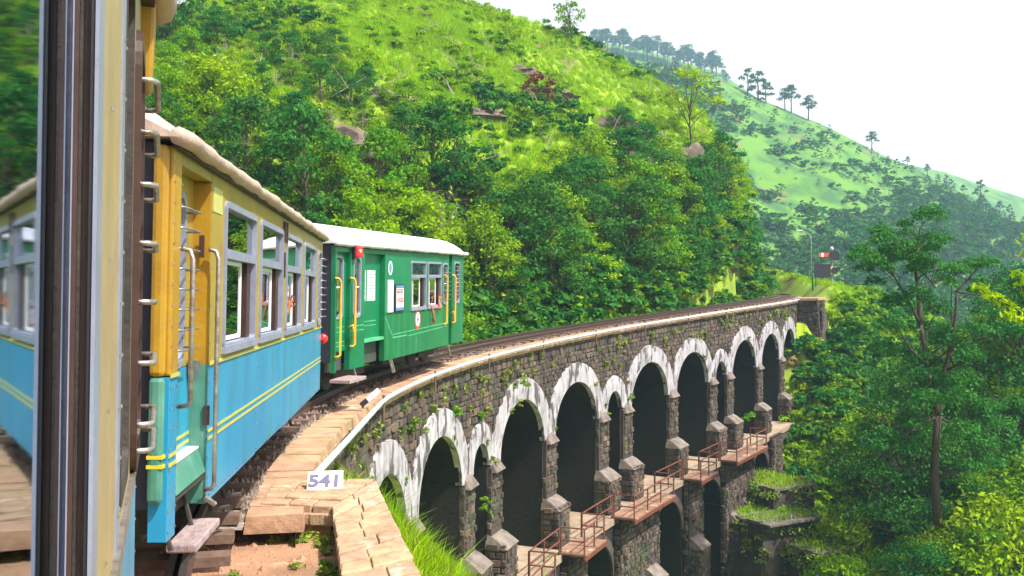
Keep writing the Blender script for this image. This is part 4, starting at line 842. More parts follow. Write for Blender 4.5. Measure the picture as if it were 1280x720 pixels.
person('passenger in a pink shirt at the far edge of the second green coach window', at(gc, 6.02, .26, .98), dict(head=(.02, -.04, .70), look=(.2, -.98, 0), arms=[((.02, -.17, .42), (.08, -.34, .34), (.16, -.28, .52), (.3, -.1, .9)), ((.02, .16, .42), (.22, .18, .24), (.38, .02, .22), (1, -.3, 0))]), 'shirt2')
person('passenger in blue shirt, elbow at second window of the ochre and blue coach', at(yc, 3.13, .27, 1.02), dict(head=(.0, .22, .72), jaw=(0, .12, .63), look=(1, 0, 0), arms=[((.0, -.17, .42), (.06, -.24, .36), (.30, -.02, .36), (1, .2, .1)), ((.02, .16, .44), (.22, .18, .24), (.38, .02, .22), (1, -.3, 0))]), 'shirt1')
person('passenger with a hand on the third window edge of the ochre coach', at(yc, 4.62, .45, 1.0), dict(head=(-.05, .1, .72), look=(1, -.1, 0), arms=[((.0, -.17, .42), (.16, -.34, .40), (.30, -.46, .62), (.1, -.2, 1)), ((.02, .16, .44), (.22, .18, .24), (.38, .02, .22), (1, -.3, 0))]), 'shirt3')

# ---------------------------------------------------------------- signal and lamp post beyond the viaduct
def scr(x, v, Y): return Vector(((x - 640) / F * Y, Y, (YH - v) / F * Y))
b_ = scr(1040, 368, 72); g0 = hz(b_.x, b_.y); top = scr(1040, 312, 72).z
sgn = empty('semaphore_signal', (b_.x, b_.y, g0)); tag(sgn, 'railway signal with red and white arm over a black board beyond the viaduct', 'signal'); hh = top - g0
mb = MB(); mb.tube([(0, 0, -.3), (0, 0, hh)], .10, 8); mb.build('post', MT['lilac'], sgn); mb = MB(); mb.ellip((0, 0, hh + .08), (.12, .12, .14), 10, 7); mb.build('finial', MT['white'], sgn, True)
for x0, x1, m in ((-.98, -.80, 'posterred'), (-.80, -.62, 'white'), (-.62, -.12, 'posterred')): mb = MB(); mb.box(x0, x1, -.13, -.10, hh - .52, hh - .24); mb.build('signal_arm', MT[m], sgn)
mb = MB(); mb.tube([(.12, -.22, hh - .40), (.12, -.1, hh - .40)], .36, 14); mb.tube([(.3, -.2, hh - .62), (.3, -.1, hh - .62)], .17, 10); mb.build('spectacle', MT['black'], sgn)
z1 = scr(0, 331, 72).z - g0; z0 = scr(0, 346, 72).z - g0
mb = MB(); mb.box(-1.32, -.14, -.16, -.11, z0 - .05, z1 + .05); mb.build('board', MT['black'], sgn); mb = MB(); mb.box(-.14, .02, -.18, -.12, z0 + .18, z1 - .14); mb.build('yellow_plate', MT['yellow'], sgn)
mb = MB(); mb.tube([(.12, -.2, (z0 + z1) / 2), (.12, -.08, (z0 + z1) / 2)], .26, 12); mb.tube([(.42, -.2, (z0 + z1) / 2 + .12), (.42, -.1, (z0 + z1) / 2 + .12)], .13, 10); mb.build('spectacle', MT['black'], sgn)
for x in (-1.2, -.22): mb = MB(); mb.tube([(x, -.13, -.2), (x, -.13, z0)], .035, 6); mb.build('board_leg', MT['redsteel'], sgn)
mb = MB(); mb.box(-.4, .55, -.4, .4, -.2, .22); mb.build('plinth', MT['cap'], sgn, bevel=.08)
b_ = scr(1014, 372, 76); g0 = hz(b_.x, b_.y); lp = empty('lamp_post', (b_.x, b_.y, g0)); tag(lp, 'thin pale lamp post with a short arm left of the black signal board', 'lamp post'); hh = scr(0, 288, 76).z - g0
mb = MB(); mb.tube([(0, 0, -.2), (0, 0, hh * .82), (-.15, 0, hh * .93), (-.7, 0, hh)], [.045, .04, .035, .025], 8); mb.build('pole', MT['lilac'], lp, True); mb = MB(); mb.box(-1.1, -.65, -.08, .08, hh - .02, hh + .04); mb.build('lamp_head', MT['white'], lp)
b_ = scr(1016, 372, 71); g0 = hz(b_.x, b_.y); gp = empty('marker_post', (b_.x, b_.y, g0)); tag(gp, 'slim green post standing by the lamp post at the track end', 'post'); mb = MB(); mb.tube([(0, 0, -.2), (0, 0, 1.2)], .07, 6); mb.build('post', MT['green'], gp); mb = MB(); mb.ellip((0, 0, 1.22), (.09, .09, .06)); mb.build('cap', MT['green'], gp)

# ---------------------------------------------------------------- vegetation
def leaves(cent, rad, n, size, seed, up=.35, flat=.8, asp=.5):
    r = np.random.default_rng(seed); cent = np.asarray(cent, float).reshape(-1, 3); rad = np.asarray(rad, float); k = len(cent)
    w_ = rad ** 2 / (rad ** 2).sum(); idx = r.choice(k, n, p=w_); d = r.normal(size=(n, 3)); d /= np.linalg.norm(d, axis=1)[:, None]
    d[:, 2] = np.where(d[:, 2] < -.3, -d[:, 2] * .5, d[:, 2]); rr = r.uniform(.25, 1, n) ** .45; lump = 1 + .25 * np.sin(d[:, 0] * 7 + idx) * np.sin(d[:, 1] * 6 + idx * 2)
    p = cent[idx] + d * (rad[idx] * rr * lump)[:, None] * np.array([1, 1, flat])
    nrm = d * .7 + r.normal(size=(n, 3)) * .55 + np.array([0, 0, up]); nrm /= np.linalg.norm(nrm, axis=1)[:, None]
    t = np.cross(nrm, r.normal(size=(n, 3))); t /= np.linalg.norm(t, axis=1)[:, None]; b = np.cross(nrm, t)
    s = size * r.uniform(.55, 1.35, n)[:, None]; bend = nrm * s * .22
    V = np.stack([p - t * s, p + b * s * asp - bend * .0, p + t * s - bend, p - b * s * asp], 1).reshape(-1, 3)
    return V, np.arange(n * 4).reshape(-1, 4)
def leafmesh(name, m, *a, **k): V, Fc = leaves(*a, **k); return npmesh(name, V, Fc, m)
def limb(mb, p, q, r0, r1, bend=.12, n=5):
    p, q = Vector(p), Vector(q); L_ = (q - p).length; o1 = Vector((random.uniform(-1, 1), random.uniform(-1, 1), random.uniform(-.3, .6))) * L_ * bend
    pts = [p.lerp(q, i / n) + o1 * math.sin(math.pi * i / n) for i in range(n + 1)]; mb.tube(pts, [r0 + (r1 - r0) * i / n for i in range(n + 1)], 6); return pts
def tree_meshes(kind, seed, h, spread, low, nl, leaf, m, nc=12, trunk=.09, bark='bark', size=None):
    random.seed(seed); mb = MB(); lean = Vector((random.uniform(-.1, .1) * h, random.uniform(-.1, .1) * h, h * .72)); tr = limb(mb, (0, 0, -.4), lean, trunk, trunk * .35, .05, 7); cs = []; rs = []
    for i in range(nc):
        t = low + (1 - low) * (i + .5) / nc; a = i * 2.4 + random.uniform(-.5, .5); prof = math.sin(math.pi * min(1, .25 + .75 * (t - low) / (1 - low))) ** .7
        st = tr[min(6, int(t * 6))]; rr = spread * prof * random.uniform(.45, 1); en = Vector((lean.x + rr * math.cos(a), lean.y + rr * math.sin(a), h * t * random.uniform(.9, 1.05)))
        if en.z < st.z: st = tr[max(1, int(t * 4))]
        limb(mb, st, en, trunk * .4, trunk * .08, .15, 4)
        for q in range(2): limb(mb, st.lerp(en, .6), en + Vector((random.uniform(-1, 1), random.uniform(-1, 1), random.uniform(0, .7))) * spread * .3, trunk * .15, trunk * .04, .1, 3)
        cs.append(en); rs.append(spread * random.uniform(.28, .5)); cs.append(en + Vector((random.uniform(-1, 1), random.uniform(-1, 1), random.uniform(-.3, .6))) * spread * .35); rs.append(spread * random.uniform(.18, .34))
    cs.append((lean.x, lean.y, h * .92)); rs.append(spread * .35)
    return mb.mesh('trunk', MT[bark]), leafmesh('crown', MT[m], cs, rs, nl, leaf, seed)
CM = {}
def base_tree(name, tm, cm): e = empty(name); link('trunk', tm, e); e['_c'] = 1; link('crown', cm, e); del e['_c']; CM[name] = cm; return e
USED = set()
def put_tree(proto, loc, rz, sc, label, cat='tree', group=None, tilt=0):
    if proto.name not in USED: USED.add(proto.name); o = proto
    else:
        o = proto.copy(); COL.objects.link(o)
        for ch in proto.children: c = ch.copy(); COL.objects.link(c); c.parent = o
    for k_ in ('group',):
        if k_ in o: del o[k_]
    o.location = loc; o.rotation_euler = (tilt, tilt * .5, rz); o.scale = (sc, sc, sc * random.uniform(.85, 1.15)); tag(o, label, cat, group); return o
ML, MM, MD = 'leaf_y', 'leaf_m', 'leaf_d'
TREES = {
 'bushy_tree': [base_tree('bushy_tree', *tree_meshes('b', 11 + i, 4.2, 2.0, .18, 3400, .105, MM, 15)) for i in range(2)],
 'dark_tree': [base_tree('dark_tree', *tree_meshes('d', 21 + i, 4.8, 2.2, .15, 3800, .11, MD, 16)) for i in range(2)],
 'slender_tree': [base_tree('slender_tree', *tree_meshes('s', 31 + i, 5.6, 1.5, .38, 1500, .105, [MM, MD][i], 12, .07)) for i in range(2)],
 'pale_bush': [base_tree('pale_bush', *tree_meshes('y', 41 + i, 2.6, 1.5, .12, 2400, .095, ML, 12, .05)) for i in range(2)],
 'bare_tree': [base_tree('bare_tree', *tree_meshes('x', 51 + i, 3.6, 1.7, .25, 130, .12, MM, 16, .07, 'deadwood')) for i in range(2)],
}
KW = {'bushy_tree': 'mid green bushy tree', 'dark_tree': 'deep green tree', 'slender_tree': 'thin sparse tree', 'pale_bush': 'yellow green bush', 'bare_tree': 'grey half bare tree'}
def zone(x, v):
    hx = [(260, 'by the near eave'), (330, 'over the ochre coach'), (400, 'behind the ochre coach end'), (460, 'over the green coach doors'), (520, 'over the green coach posters'), (590, 'over the green coach windows'), (685, 'above the second tall arch'), (751, 'above the third tall arch'),
          (784, 'above the second small arch'), (841, 'above the fourth tall arch'), (888, 'above the fifth tall arch'), (925, 'above the last small arch'), (9999, 'on the right hand spur')]
    vx = [(70, 'at the crest'), (150, 'on the upper slope'), (230, 'on the middle slope'), (310, 'on the lower slope'), (9999, 'at the hill foot')]
    return next(b for a, b in vx if v < a) + ' ' + next(b for a, b in hx if x < a)
def proj(p): return 640 + F * p[0] / p[1], YH - F * p[2] / p[1]
rr = random.Random(5); placed = 0; tries = 0; occupied = []
while placed < 282 and tries < 30000:
    tries += 1; u = rr.uniform(-.42, .262); tz = float(np.interp(u, HU, HTZ)); cz_ = float(np.interp(u, HU, HCZ)); Y = tz - 1.5 + (cz_ - tz + 1.5) * rr.random() ** 1.1; X = u * Y; s_, o_ = path_sd([X], [Y])
    if abs(o_[0] + 1.1) < 3.0: continue
    z = hz(X, Y); x, v = proj((X, Y, z)); n = float(vnoise([X], [Y], 7, 9)[0])
    den = .10 + 1.4 * n + (.6 if v > 245 else 0) + (.22 if x < 560 and v > 130 else 0) - (.26 if (x > 540 and v < 225) else 0) - (.12 if v < 120 else 0) + (.4 if x > 880 else 0) + (.25 if x < 330 else 0)
    if rr.random() > den: continue
    if any((X - a) ** 2 + (Y - b) ** 2 < 1.4 for a, b in occupied): continue
    occupied.append((X, Y)); low = v > 235
    kind = rr.choices(list(TREES), [4, 5 if low or x < 600 else 4, 2, 1.8 if low else 2.5, .6 if low else 2.6])[0]
    if x > 870: kind = rr.choices(list(TREES), [3, .6, 1, 5, .3])[0]
    sc = rr.uniform(.42, 1.0) * (.92 if low else .50) * (.7 if Y < 35 else 1) * (.6 if v < 60 or (x > 700 and v < 110) else 1)
    ph = zone(x, v); put_tree(TREES[kind][rr.randint(0, 1)], (X, Y, z - .15), rr.uniform(0, 6.28), sc, KW[kind] + ' ' + ph, 'bush' if kind == 'pale_bush' else 'tree', KW[kind] + 's on the main hillside', rr.uniform(-.08, .08)); placed += 1

def gn_scatter(name, proto, pts, sc, rz, label=None):
    me = bpy.data.meshes.new(name); me.from_pydata([tuple(p) for p in pts], [], [])
    a = me.attributes.new('sc', 'FLOAT', 'POINT'); a.data.foreach_set('value', np.asarray(sc, np.float32)); a = me.attributes.new('rot', 'FLOAT_VECTOR', 'POINT'); a.data.foreach_set('vector', np.stack([np.zeros(len(rz)), np.zeros(len(rz)), rz], 1).astype(np.float32).ravel())
    o = link(name, me); g = bpy.data.node_groups.new(name, 'GeometryNodeTree'); g.interface.new_socket('Geometry', in_out='INPUT', socket_type='NodeSocketGeometry'); g.interface.new_socket('Geometry', in_out='OUTPUT', socket_type='NodeSocketGeometry')
    N = g.nodes; i = N.new('NodeGroupInput'); ou = N.new('NodeGroupOutput'); ip = N.new('GeometryNodeInstanceOnPoints'); oi = N.new('GeometryNodeObjectInfo'); oi.inputs['Object'].default_value = proto; oi.transform_space = 'ORIGINAL'; oi.inputs['As Instance'].default_value = True
    s1 = N.new('GeometryNodeInputNamedAttribute'); s1.data_type = 'FLOAT'; s1.inputs[0].default_value = 'sc'; s2 = N.new('GeometryNodeInputNamedAttribute'); s2.data_type = 'FLOAT_VECTOR'; s2.inputs[0].default_value = 'rot'
    l = g.links; l.new(i.outputs[0], ip.inputs['Points']); l.new(oi.outputs['Geometry'], ip.inputs['Instance']); l.new(s1.outputs[0], ip.inputs['Scale']); l.new(s2.outputs[0], ip.inputs['Rotation']); l.new(ip.outputs[0], ou.inputs[0])
    o.modifiers.new('scatter', 'NODES').node_group = g; tag(o, label, kind='stuff'); return o
def shrub(name, m, seed, n, size, r=.55, loc=(0, 0, 0), label=None, flat=.75):
    q = np.random.default_rng(seed); c = q.normal(size=(7, 3)) * [r * .55, r * .55, r * .25] + [0, 0, r * .45]; me = leafmesh(name, MT[m], c, q.uniform(.25, .6, 7) * r, n, size, seed, flat=flat); o = link(name, me); o.location = loc; tag(o, label, 'shrub'); return o
def tuft_mesh(name, m, seed, n, h, r, wd):
    q = np.random.default_rng(seed); a = q.uniform(0, 6.28, n); b = np.stack([np.cos(a), np.sin(a), a * 0], 1) * (q.uniform(0, r, n))[:, None]; ld = q.normal(size=(n, 3)) * [.35, .35, 0] * h; hh = h * q.uniform(.5, 1.1, n); w_ = np.stack([-np.sin(a), np.cos(a), a * 0], 1) * wd
    mid = b + ld * .35 + np.stack([a * 0, a * 0, hh * .6], 1); tip = b + ld + np.stack([a * 0, a * 0, hh], 1); V = np.stack([b - w_, b + w_, mid + w_ * .7, tip, mid - w_ * .7], 1).reshape(-1, 3); i = np.arange(n)[:, None] * 5
    return npmesh(name, V, np.concatenate([i + [0, 1, 2], i + [0, 2, 4], i + [4, 2, 3]]).reshape(-1, 3), MT[m])
def gl(x, v, Y): X = (x - 640) / F * Y; return (X, Y, hz(X, Y))
sh_y = shrub('leafy_shrub', 'leaf_y', 61, 200, .11, loc=gl(1050, 420, 54), label='small bright shrub on the bank just right of the far abutment')
sh_m = shrub('leafy_shrub', 'leaf_m', 62, 220, .11, loc=gl(1062, 400, 50), label='small mid green shrub on the bank below the signal')
sh_d = shrub('leafy_shrub', 'leaf_d', 63, 220, .12, loc=gl(1050, 400, 46), label='small dark green shrub low on the bank right of the abutment')
tf = link('grass_tuft', tuft_mesh('grass_tuft', 'grass', 64, 26, .42, .22, .012)); tf.location = gl(1060, 390, 62); tag(tf, 'tuft of long grass on the bank top right of the abutment', 'grass tuft')
def scatter_pts(n, seed, dens, big=False):
    q = np.random.default_rng(seed); out = []
    u = q.uniform(-.45, .62, n); Y = 14 + (98 - 14) * q.random(n) ** .75; X = u * Y; s_, o_ = path_sd(X, Y); ok = (np.abs(o_ + 1.1) > 2.6) | (s_ > 76)
    ok &= ~((o_ > -2.6) & (o_ < 1.1) & (s_ < 51.5) & (s_ > -4)) & ~((o_ > -2.6) & (o_ < 2.3) & (s_ > 51) & (s_ < 54.4)); ok &= ~((Y < 25) & (o_ > 0)); ok &= ~((u > .268) & (u < .345) & (Y > 63) & (Y < 78) & (big | (q.random(n) < .4)))
    cz_ = np.interp(u, HU, HCZ); ok &= (Y < cz_ + 1.5) | (u > .24)
    X, Y, u, o_ = X[ok], Y[ok], u[ok], o_[ok]; z = height(X, Y); x = 640 + F * u; v = YH - F * z / Y; ok = q.random(len(X)) < dens(X, Y, z, x, v, o_, q); return np.stack([X, Y, z - .05], 1)[ok], q
def d_low(X, Y, z, x, v, o, q): return np.clip(-.2 + 1.7 * vnoise(X, Y, 5, 31) + np.where(v > 235, .5, .10) + np.where((x < 560) & (v > 100), .3, 0) + np.where(x > 1080, .2, 0), 0, 1) * np.where((x > 940) & (x < 1070), .15, 1)
def d_yel(X, Y, z, x, v, o, q): return np.clip(.22 - 1.5 * vnoise(X, Y, 5, 31) + np.where((x > 940) & (x < 1090), .8, 0), 0, 1)
def d_drk(X, Y, z, x, v, o, q): return np.clip(-.15 + 1.8 * vnoise(X, Y, 8, 33) + np.where(v > 260, .35, 0) + np.where(x > 1090, .5, 0), 0, 1) * np.where((x > 940) & (x < 1080), .1, 1)
def d_gr(X, Y, z, x, v, o, q): return np.clip(.75 + vnoise(X, Y, 9, 35), 0, 1)
for nm, pr_, n, sd_, fn, s0, s1 in (('undergrowth', sh_m, 10000, 71, d_low, .4, 1.3), ('undergrowth', sh_y, 12000, 72, d_yel, .35, 1.1), ('undergrowth', sh_d, 7000, 73, d_drk, .5, 1.7), ('grass_cover', tf, 110000, 74, d_gr, .6, 1.3)):
    pts, q = scatter_pts(n, sd_, fn, nm == 'undergrowth')
    if nm == 'undergrowth':       # a thick hedge of it along the foot of the hill behind the parapet
        S2 = q.uniform(8, 62, 1000); O2 = -2.9 - 4.5 * q.random(1000) ** 1.3; P2 = np.array([tuple(pt(a_, b_)) for a_, b_ in zip(S2, O2)]); P2[:, 2] = np.maximum(height(P2[:, 0], P2[:, 1]), np.interp(S2, _S, _z) - 1.1); pts = np.concatenate([pts, P2])
        u3 = q.uniform(.262, .375, 520); Y3 = q.uniform(40, 63, 520); X3 = u3 * Y3; s3_, o3_ = path_sd(X3, Y3); k3 = ((o3_ > 2.4) | ((o3_ > .7) & (s3_ < 51.2))) & (q.random(520) < (1 if pr_ is sh_y else .22)); pts = np.concatenate([pts, np.stack([X3, Y3, height(X3, Y3)], 1)[k3]])
        S4 = q.uniform(52, 68, 240); O4 = np.where(q.random(240) < .5, -2.9 - 2.5 * q.random(240), 1.2 + 2.2 * q.random(240)); P4 = np.array([tuple(pt(a_, b_)) for a_, b_ in zip(S4, O4)]); P4 = P4[(P4[:, 0] / P4[:, 1] < .268)]; s5 = q.uniform(49, 57, 160); o5 = q.uniform(.5, 4.2, 160); k5 = ~((s5 > 51.3) & (s5 < 54.6) & (o5 < 2.0)); P5 = np.array([tuple(pt(a_, b_)) for a_, b_ in zip(s5[k5], o5[k5])]); P5[:, 2] = height(P5[:, 0], P5[:, 1]); P5 = P5[P5[:, 2] < -1.2]; pts = np.concatenate([pts, P5]); P4[:, 2] = height(P4[:, 0], P4[:, 1]); pts = np.concatenate([pts, P4])
    gn_scatter(nm, pr_, pts, q.uniform(s0, s1, len(pts)) , q.uniform(0, 6.28, len(pts)))
# named plants the photo singles out
def on_hill(x, v):       # march along the sight line until it meets the hill
    for Y in np.arange(20, 95, .25):
        X = (x - 640) / F * Y
        if hz(X, Y) >= (YH - v) / F * Y: return (X, Y, hz(X, Y))
    return gl(x, v, 60)
put_tree(base_tree('rust_leaved_bush', *tree_meshes('r', 81, 2.4, 1.1, .2, 900, .12, 'leaf_r', 9, .04)), on_hill(672, 135), 0, .9, 'rust red leaved bush high on the grassy hillside', 'bush')
put_tree(base_tree('slope_tree', *tree_meshes('t', 82, 5.5, 1.9, .45, 900, .13, 'leaf_y', 12, .08)), on_hill(868, 190), 1, 1.15, 'taller open tree leaning out from the right spur against the far hill', 'tree')
put_tree(base_tree('slope_tree', *tree_meshes('t', 83, 5.5, 1.6, .4, 1100, .13, 'leaf_m', 12, .08)), on_hill(716, 55), 1, .75, 'dark thin tree breaking the skyline of the grassy crest', 'tree')
put_tree(base_tree('slope_tree', *tree_meshes('t', 84, 6, 2.4, .1, 3600, .13, 'leaf_d', 18, .09)), on_hill(690, 385), 1, .7, 'broad blue green tree crown directly behind the viaduct middle', 'tree')
put_tree(base_tree('slope_tree', *tree_meshes('t', 85, 6, 2.2, .1, 3000, .13, 'leaf_d', 18, .09)), on_hill(215, 60), 1, .9, 'dark leafy tree at the top left beside the near coach eave', 'tree')
put_tree(base_tree('slope_tree', *tree_meshes('t', 86, 3.4, 2.2, .1, 3000, .12, 'leaf_y', 16, .07)), on_hill(255, 160), 1, .9, 'large bright yellow green bush rising over the ochre coach roof', 'bush')
# rocks on the hillside
def boulder(loc, r, seed, label):
    q = random.Random(seed); bm = bmesh.new(); bmesh.ops.create_icosphere(bm, subdivisions=3, radius=1)
    for v in bm.verts: n = v.co.copy(); k = 1 + .35 * math.sin(n.x * 3 + seed) * math.sin(n.y * 4 + seed) + .18 * math.sin(n.z * 9 + seed * 2) + q.uniform(-.06, .06); v.co = Vector((n.x * r[0] * k, n.y * r[1] * k, n.z * r[2] * k))
    me = bpy.data.meshes.new('rock'); bm.to_mesh(me); bm.free(); me.materials.append(MT['rock']); o = link('rock', me); o.location = loc; tag(o, label, 'rock'); return o
for k, (x, v, r, lb) in enumerate([(802, 225, (1.5, 1, 1.2), 'grey boulder standing out on the right part of the grassy slope'), (865, 222, (1.0, .8, 1.6), 'dark upright rock face on the spur at right'), (765, 165, (2.2, .8, .6), 'long dark rock ledge across the upper slope'), (695, 125, (1.4, .8, .5), 'low brown rock near the rust leaved bush'),
        (808, 178, (1.6, .8, .5), 'flat brown rock step right of the long ledge'), (650, 95, (1.3, .7, .5), 'dark rock step high near the crest'), (540, 262, (1.3, .8, .7), 'pinkish stone showing just above the green coach'), (912, 345, (.7, .6, .8), 'steep brown rock bank where the track leaves the viaduct'), (938, 352, (.6, .6, .7), 'rust brown cutting face beside the far rails'), (440, 200, (1.6, .8, .9), 'dark rock hollow on the left slope under bushes'), (598, 150, (1.5, .8, .5), 'dark brown bank among twigs on the upper left slope'), (745, 245, (1.0, .7, .4), 'small brown rock low on the bright grass'), (480, 130, (1.3, .7, .5), 'brown bank by grey twiggy trees on the left slope'), (835, 285, (.9, .6, .5), 'brown rock low on the spur under bushes')]):
    p = on_hill(x, v); boulder((p[0], p[1] + .3, p[2] + r[2] * .3), r, k + 3, lb)
# dead sticks
for k in range(44):
    x = random.uniform(260, 900); v = random.uniform(40, 300); p = on_hill(x, v); mb = MB(); l = random.uniform(.7, 2.0); a = random.uniform(0, 3.14); limb(mb, (0, 0, 0), (math.cos(a) * l, math.sin(a) * l * .3, random.uniform(.1, .9) * l), .035, .012, .1)
    limb(mb, (math.cos(a) * l * .5, 0, .4 * l * .5), (math.cos(a + 1) * l * .6, 0, l * .8), .02, .008, .1); o = mb.build('dead_branch', MT['deadwood']); o.location = Vector(p) + Vector((0, -.4, .35)); tag(o, 'pale dead branch lying ' + zone(x, v), 'branch', 'pale dead branches ' + zone(x, v))

# ravine trees at the right: the big one built limb by limb, companions round it
def big_tree(name, label, base, limbs, m, nleaf, leaf, seed, crown_r=1.2, tr=.22):
    random.seed(seed); base = Vector(base); e = empty(name, base); tag(e, label, 'tree'); mb = MB(); cs = []; rs = []; P0 = Vector((0, 0, -.5)); J = {}
    for k, (src, end, r0, r1, cl) in enumerate(limbs):
        st = P0 if src is None else J[src]; en = Vector(end) - base; pts = limb(mb, st, en, r0, r1, .06, 8); J[k] = en
        if cl:
            for q in range(cl):
                t = random.uniform(.45, 1.1); c = st.lerp(en, t) + Vector((random.gauss(0, .8), random.gauss(0, .9), random.gauss(.1, .5))) * crown_r; cs.append(c); rs.append(crown_r * random.uniform(.28, .62)); limb(mb, st.lerp(en, min(t, 1) * .8), c, r1 * .7, .012, .12, 4)
    mb.build('trunk', MT['bark'], e, True); link('crown', leafmesh('crown', MT[m], cs, rs, nleaf, leaf, seed), e)
S_ = lambda x, v, Y: tuple(scr(x, v, Y))
big_tree('tall_tree', 'tallest broadleaf tree with forked trunk at right, crown rising against the hazy hill', S_(1172, 640, 37), [
    (None, S_(1172, 520, 37), .17, .13, 2), (0, S_(1150, 405, 37), .11, .075, 5), (1, S_(1143, 330, 37), .10, .05, 5), (2, S_(1150, 285, 37), .05, .02, 9), (1, S_(1108, 330, 36.4), .06, .02, 7), (2, S_(1118, 300, 37.6), .04, .02, 4),
    (0, S_(1186, 440, 37.4), .10, .065, 5), (6, S_(1195, 365, 37.5), .09, .04, 5), (7, S_(1222, 335, 38), .05, .02, 7), (7, S_(1245, 372, 37), .04, .02, 5), (6, S_(1235, 420, 36.6), .06, .02, 5), (0, S_(1115, 560, 35.5), .07, .02, 10), (0, S_(1125, 440, 38.5), .06, .02, 6), (6, S_(1205, 500, 39), .05, .02, 8), (0, S_(1160, 470, 36), .04, .02, 7), (0, S_(1225, 560, 36.5), .05, .02, 8), (2, S_(1170, 360, 36.5), .04, .02, 5)], MD, 34000, .068, 91, 1.12)
RAV = {'dark_tree': [base_tree('dark_tree', *tree_meshes('d', 121 + i, 11, 4.0, .15, 15000, .105, MD, 28, .2)) for i in range(2)],
 'bushy_tree': [base_tree('bushy_tree', *tree_meshes('b', 131, 9, 3.4, .15, 13000, .10, MM, 24, .16))] * 2, 'pale_bush': [base_tree('pale_bush', *tree_meshes('y', 141, 4.5, 2.4, .1, 5500, .10, ML, 18, .08))] * 2}
ZR = {0: [('dark_tree', 1130, 500, 43, 1), ('dark_tree', 1165, 590, 42, 1), ('dark_tree', 1120, 650, 40, 1), ('bushy_tree', 1240, 500, 46, 1), ('dark_tree', 1225, 620, 41, 1), ('dark_tree', 1280, 560, 44, 1), ('bushy_tree', 1110, 560, 47, 1),
    ('dark_tree', 1150, 450, 50, 1), ('bushy_tree', 1120, 490, 54, 1), ('dark_tree', 1210, 460, 52, 1), ('dark_tree', 1275, 440, 50, 1), ('bushy_tree', 1150, 690, 36, 1), ('dark_tree', 1100, 620, 44, 1),
    ('pale_bush', 1235, 560, 35, 1), ('pale_bush', 1262, 520, 36, 1), ('pale_bush', 1200, 660, 33, 1), ('dark_tree', 1120, 710, 36, 1), ('pale_bush', 1045, 650, 41, 1), ('pale_bush', 1028, 570, 44, 1), ('pale_bush', 1050, 500, 50, 1),
    ('bushy_tree', 1085, 500, 52, 1), ('bushy_tree', 1290, 640, 37, 1), ('dark_tree', 1310, 500, 44, 1), ('pale_bush', 1010, 620, 43, 1), ('pale_bush', 1020, 700, 40, 1)]}
LB = ['upper', 'middle', 'lower', 'outermost']
for k, (kd, x, v, Y, sc) in enumerate(ZR[0]):       # v is the crown centre in the view, its base stands on the slope below
    x += 30 if x < 1172 and v > 420 else 0; p = gl(x, v, Y); hgt = (YH - v) / F * Y - p[2]; hk = {'dark_tree': 6.5, 'bushy_tree': 5.4, 'pale_bush': 2.6}[kd]; s2 = max(.3, min(hgt / hk, 1.15)) * (1 if x > 1225 else .7) 
    put_tree(RAV[kd][k % 2], p, k * 1.7, s2, KW[kd] + ' in the ravine ' + ('left' if x < 1172 else 'right') + ' of the tall tree, ' + ('high up' if v < 480 else 'midway' if v < 590 else 'low down'), 'bush' if kd == 'pale_bush' else 'tree', 'trees and bushes in the ravine')
# near branch tips entering from the right edge
random.seed(3); br = empty('overhanging_branch', S_(1320, 420, 14)); tag(br, 'bright near branch reaching in from the right edge of the view', 'branch'); mb = MB(); cs = []; B0 = br.location
for ex, ev in ((1225, 362), (1262, 395), (1272, 345), (1285, 300), (1240, 372)): q = Vector(S_(ex, ev, 13.6)) - B0; limb(mb, (0, 0, 0), q, .02, .005, .05); cs += [q, q * .85, q * .7]
mb.build('twig', MT['bark'], br); link('leaves', leafmesh('leaves', MT['grass'], cs, [.13] * len(cs), 420, .055, 5, asp=.3), br)

# long grass between the wing wall and the first arches
q = np.random.default_rng(8); pts = []
GX = q.uniform(-2.3, 3.2, 90000); GY = 5 + 19 * q.random(90000) ** .8; gs, go = path_sd(GX, GY)
for a_, b_, o_, s_ in zip(GX, GY, go, gs):
    if b_ < 11.05 and a_ < -1.49 + (10.96 - b_) * .225 + .04: continue
    if b_ >= 11.05 and (o_ < .12 or (b_ > 13.5 and o_ < .5 and a_ < -1.75)): continue
    if s_ > 9.2 and o_ < 1.5: continue
    pts.append((a_, b_))
pts = np.array(pts); zz = height(pts[:, 0], pts[:, 1]); n = len(pts); B = np.column_stack([pts, zz]); hh = q.uniform(.08, .34, n) * np.clip(1.25 - (B[:, 1] - 11) * .12, .45, 1.1) * np.where(q.random(n) < .05, 1.6, 1); ld = q.normal(size=(n, 2)) * .19 + np.array([.05, -.05]); w_ = q.normal(size=(n, 2)); w_ = w_ / np.linalg.norm(w_, axis=1)[:, None] * .0065
Z0 = np.zeros(n); W = np.column_stack([w_, Z0]); L_ = np.column_stack([ld * (hh / .4)[:, None], Z0]); V = np.stack([B - W, B + W, B + L_ * .3 + W * .8 + np.column_stack([Z0, Z0, hh * .6]), B + L_ + np.column_stack([Z0, Z0, hh * .95]), B + L_ * .3 - W * .8 + np.column_stack([Z0, Z0, hh * .6])], 1).reshape(-1, 3)
i = np.arange(n)[:, None] * 5; Fc = np.concatenate([i + [0, 1, 2], i + [0, 2, 4], i + [4, 2, 3]]).reshape(-1, 3); mi_ = (q.random(n) < .10).astype(int) + (q.random(n) < .22) * 2; mi_ = np.minimum(mi_, 2); tag(link('long_grass', npmesh('long_grass', V, Fc, [MT['grass'], MT['drygrass'], MT['moss']], np.tile(mi_, 3))), kind='stuff')
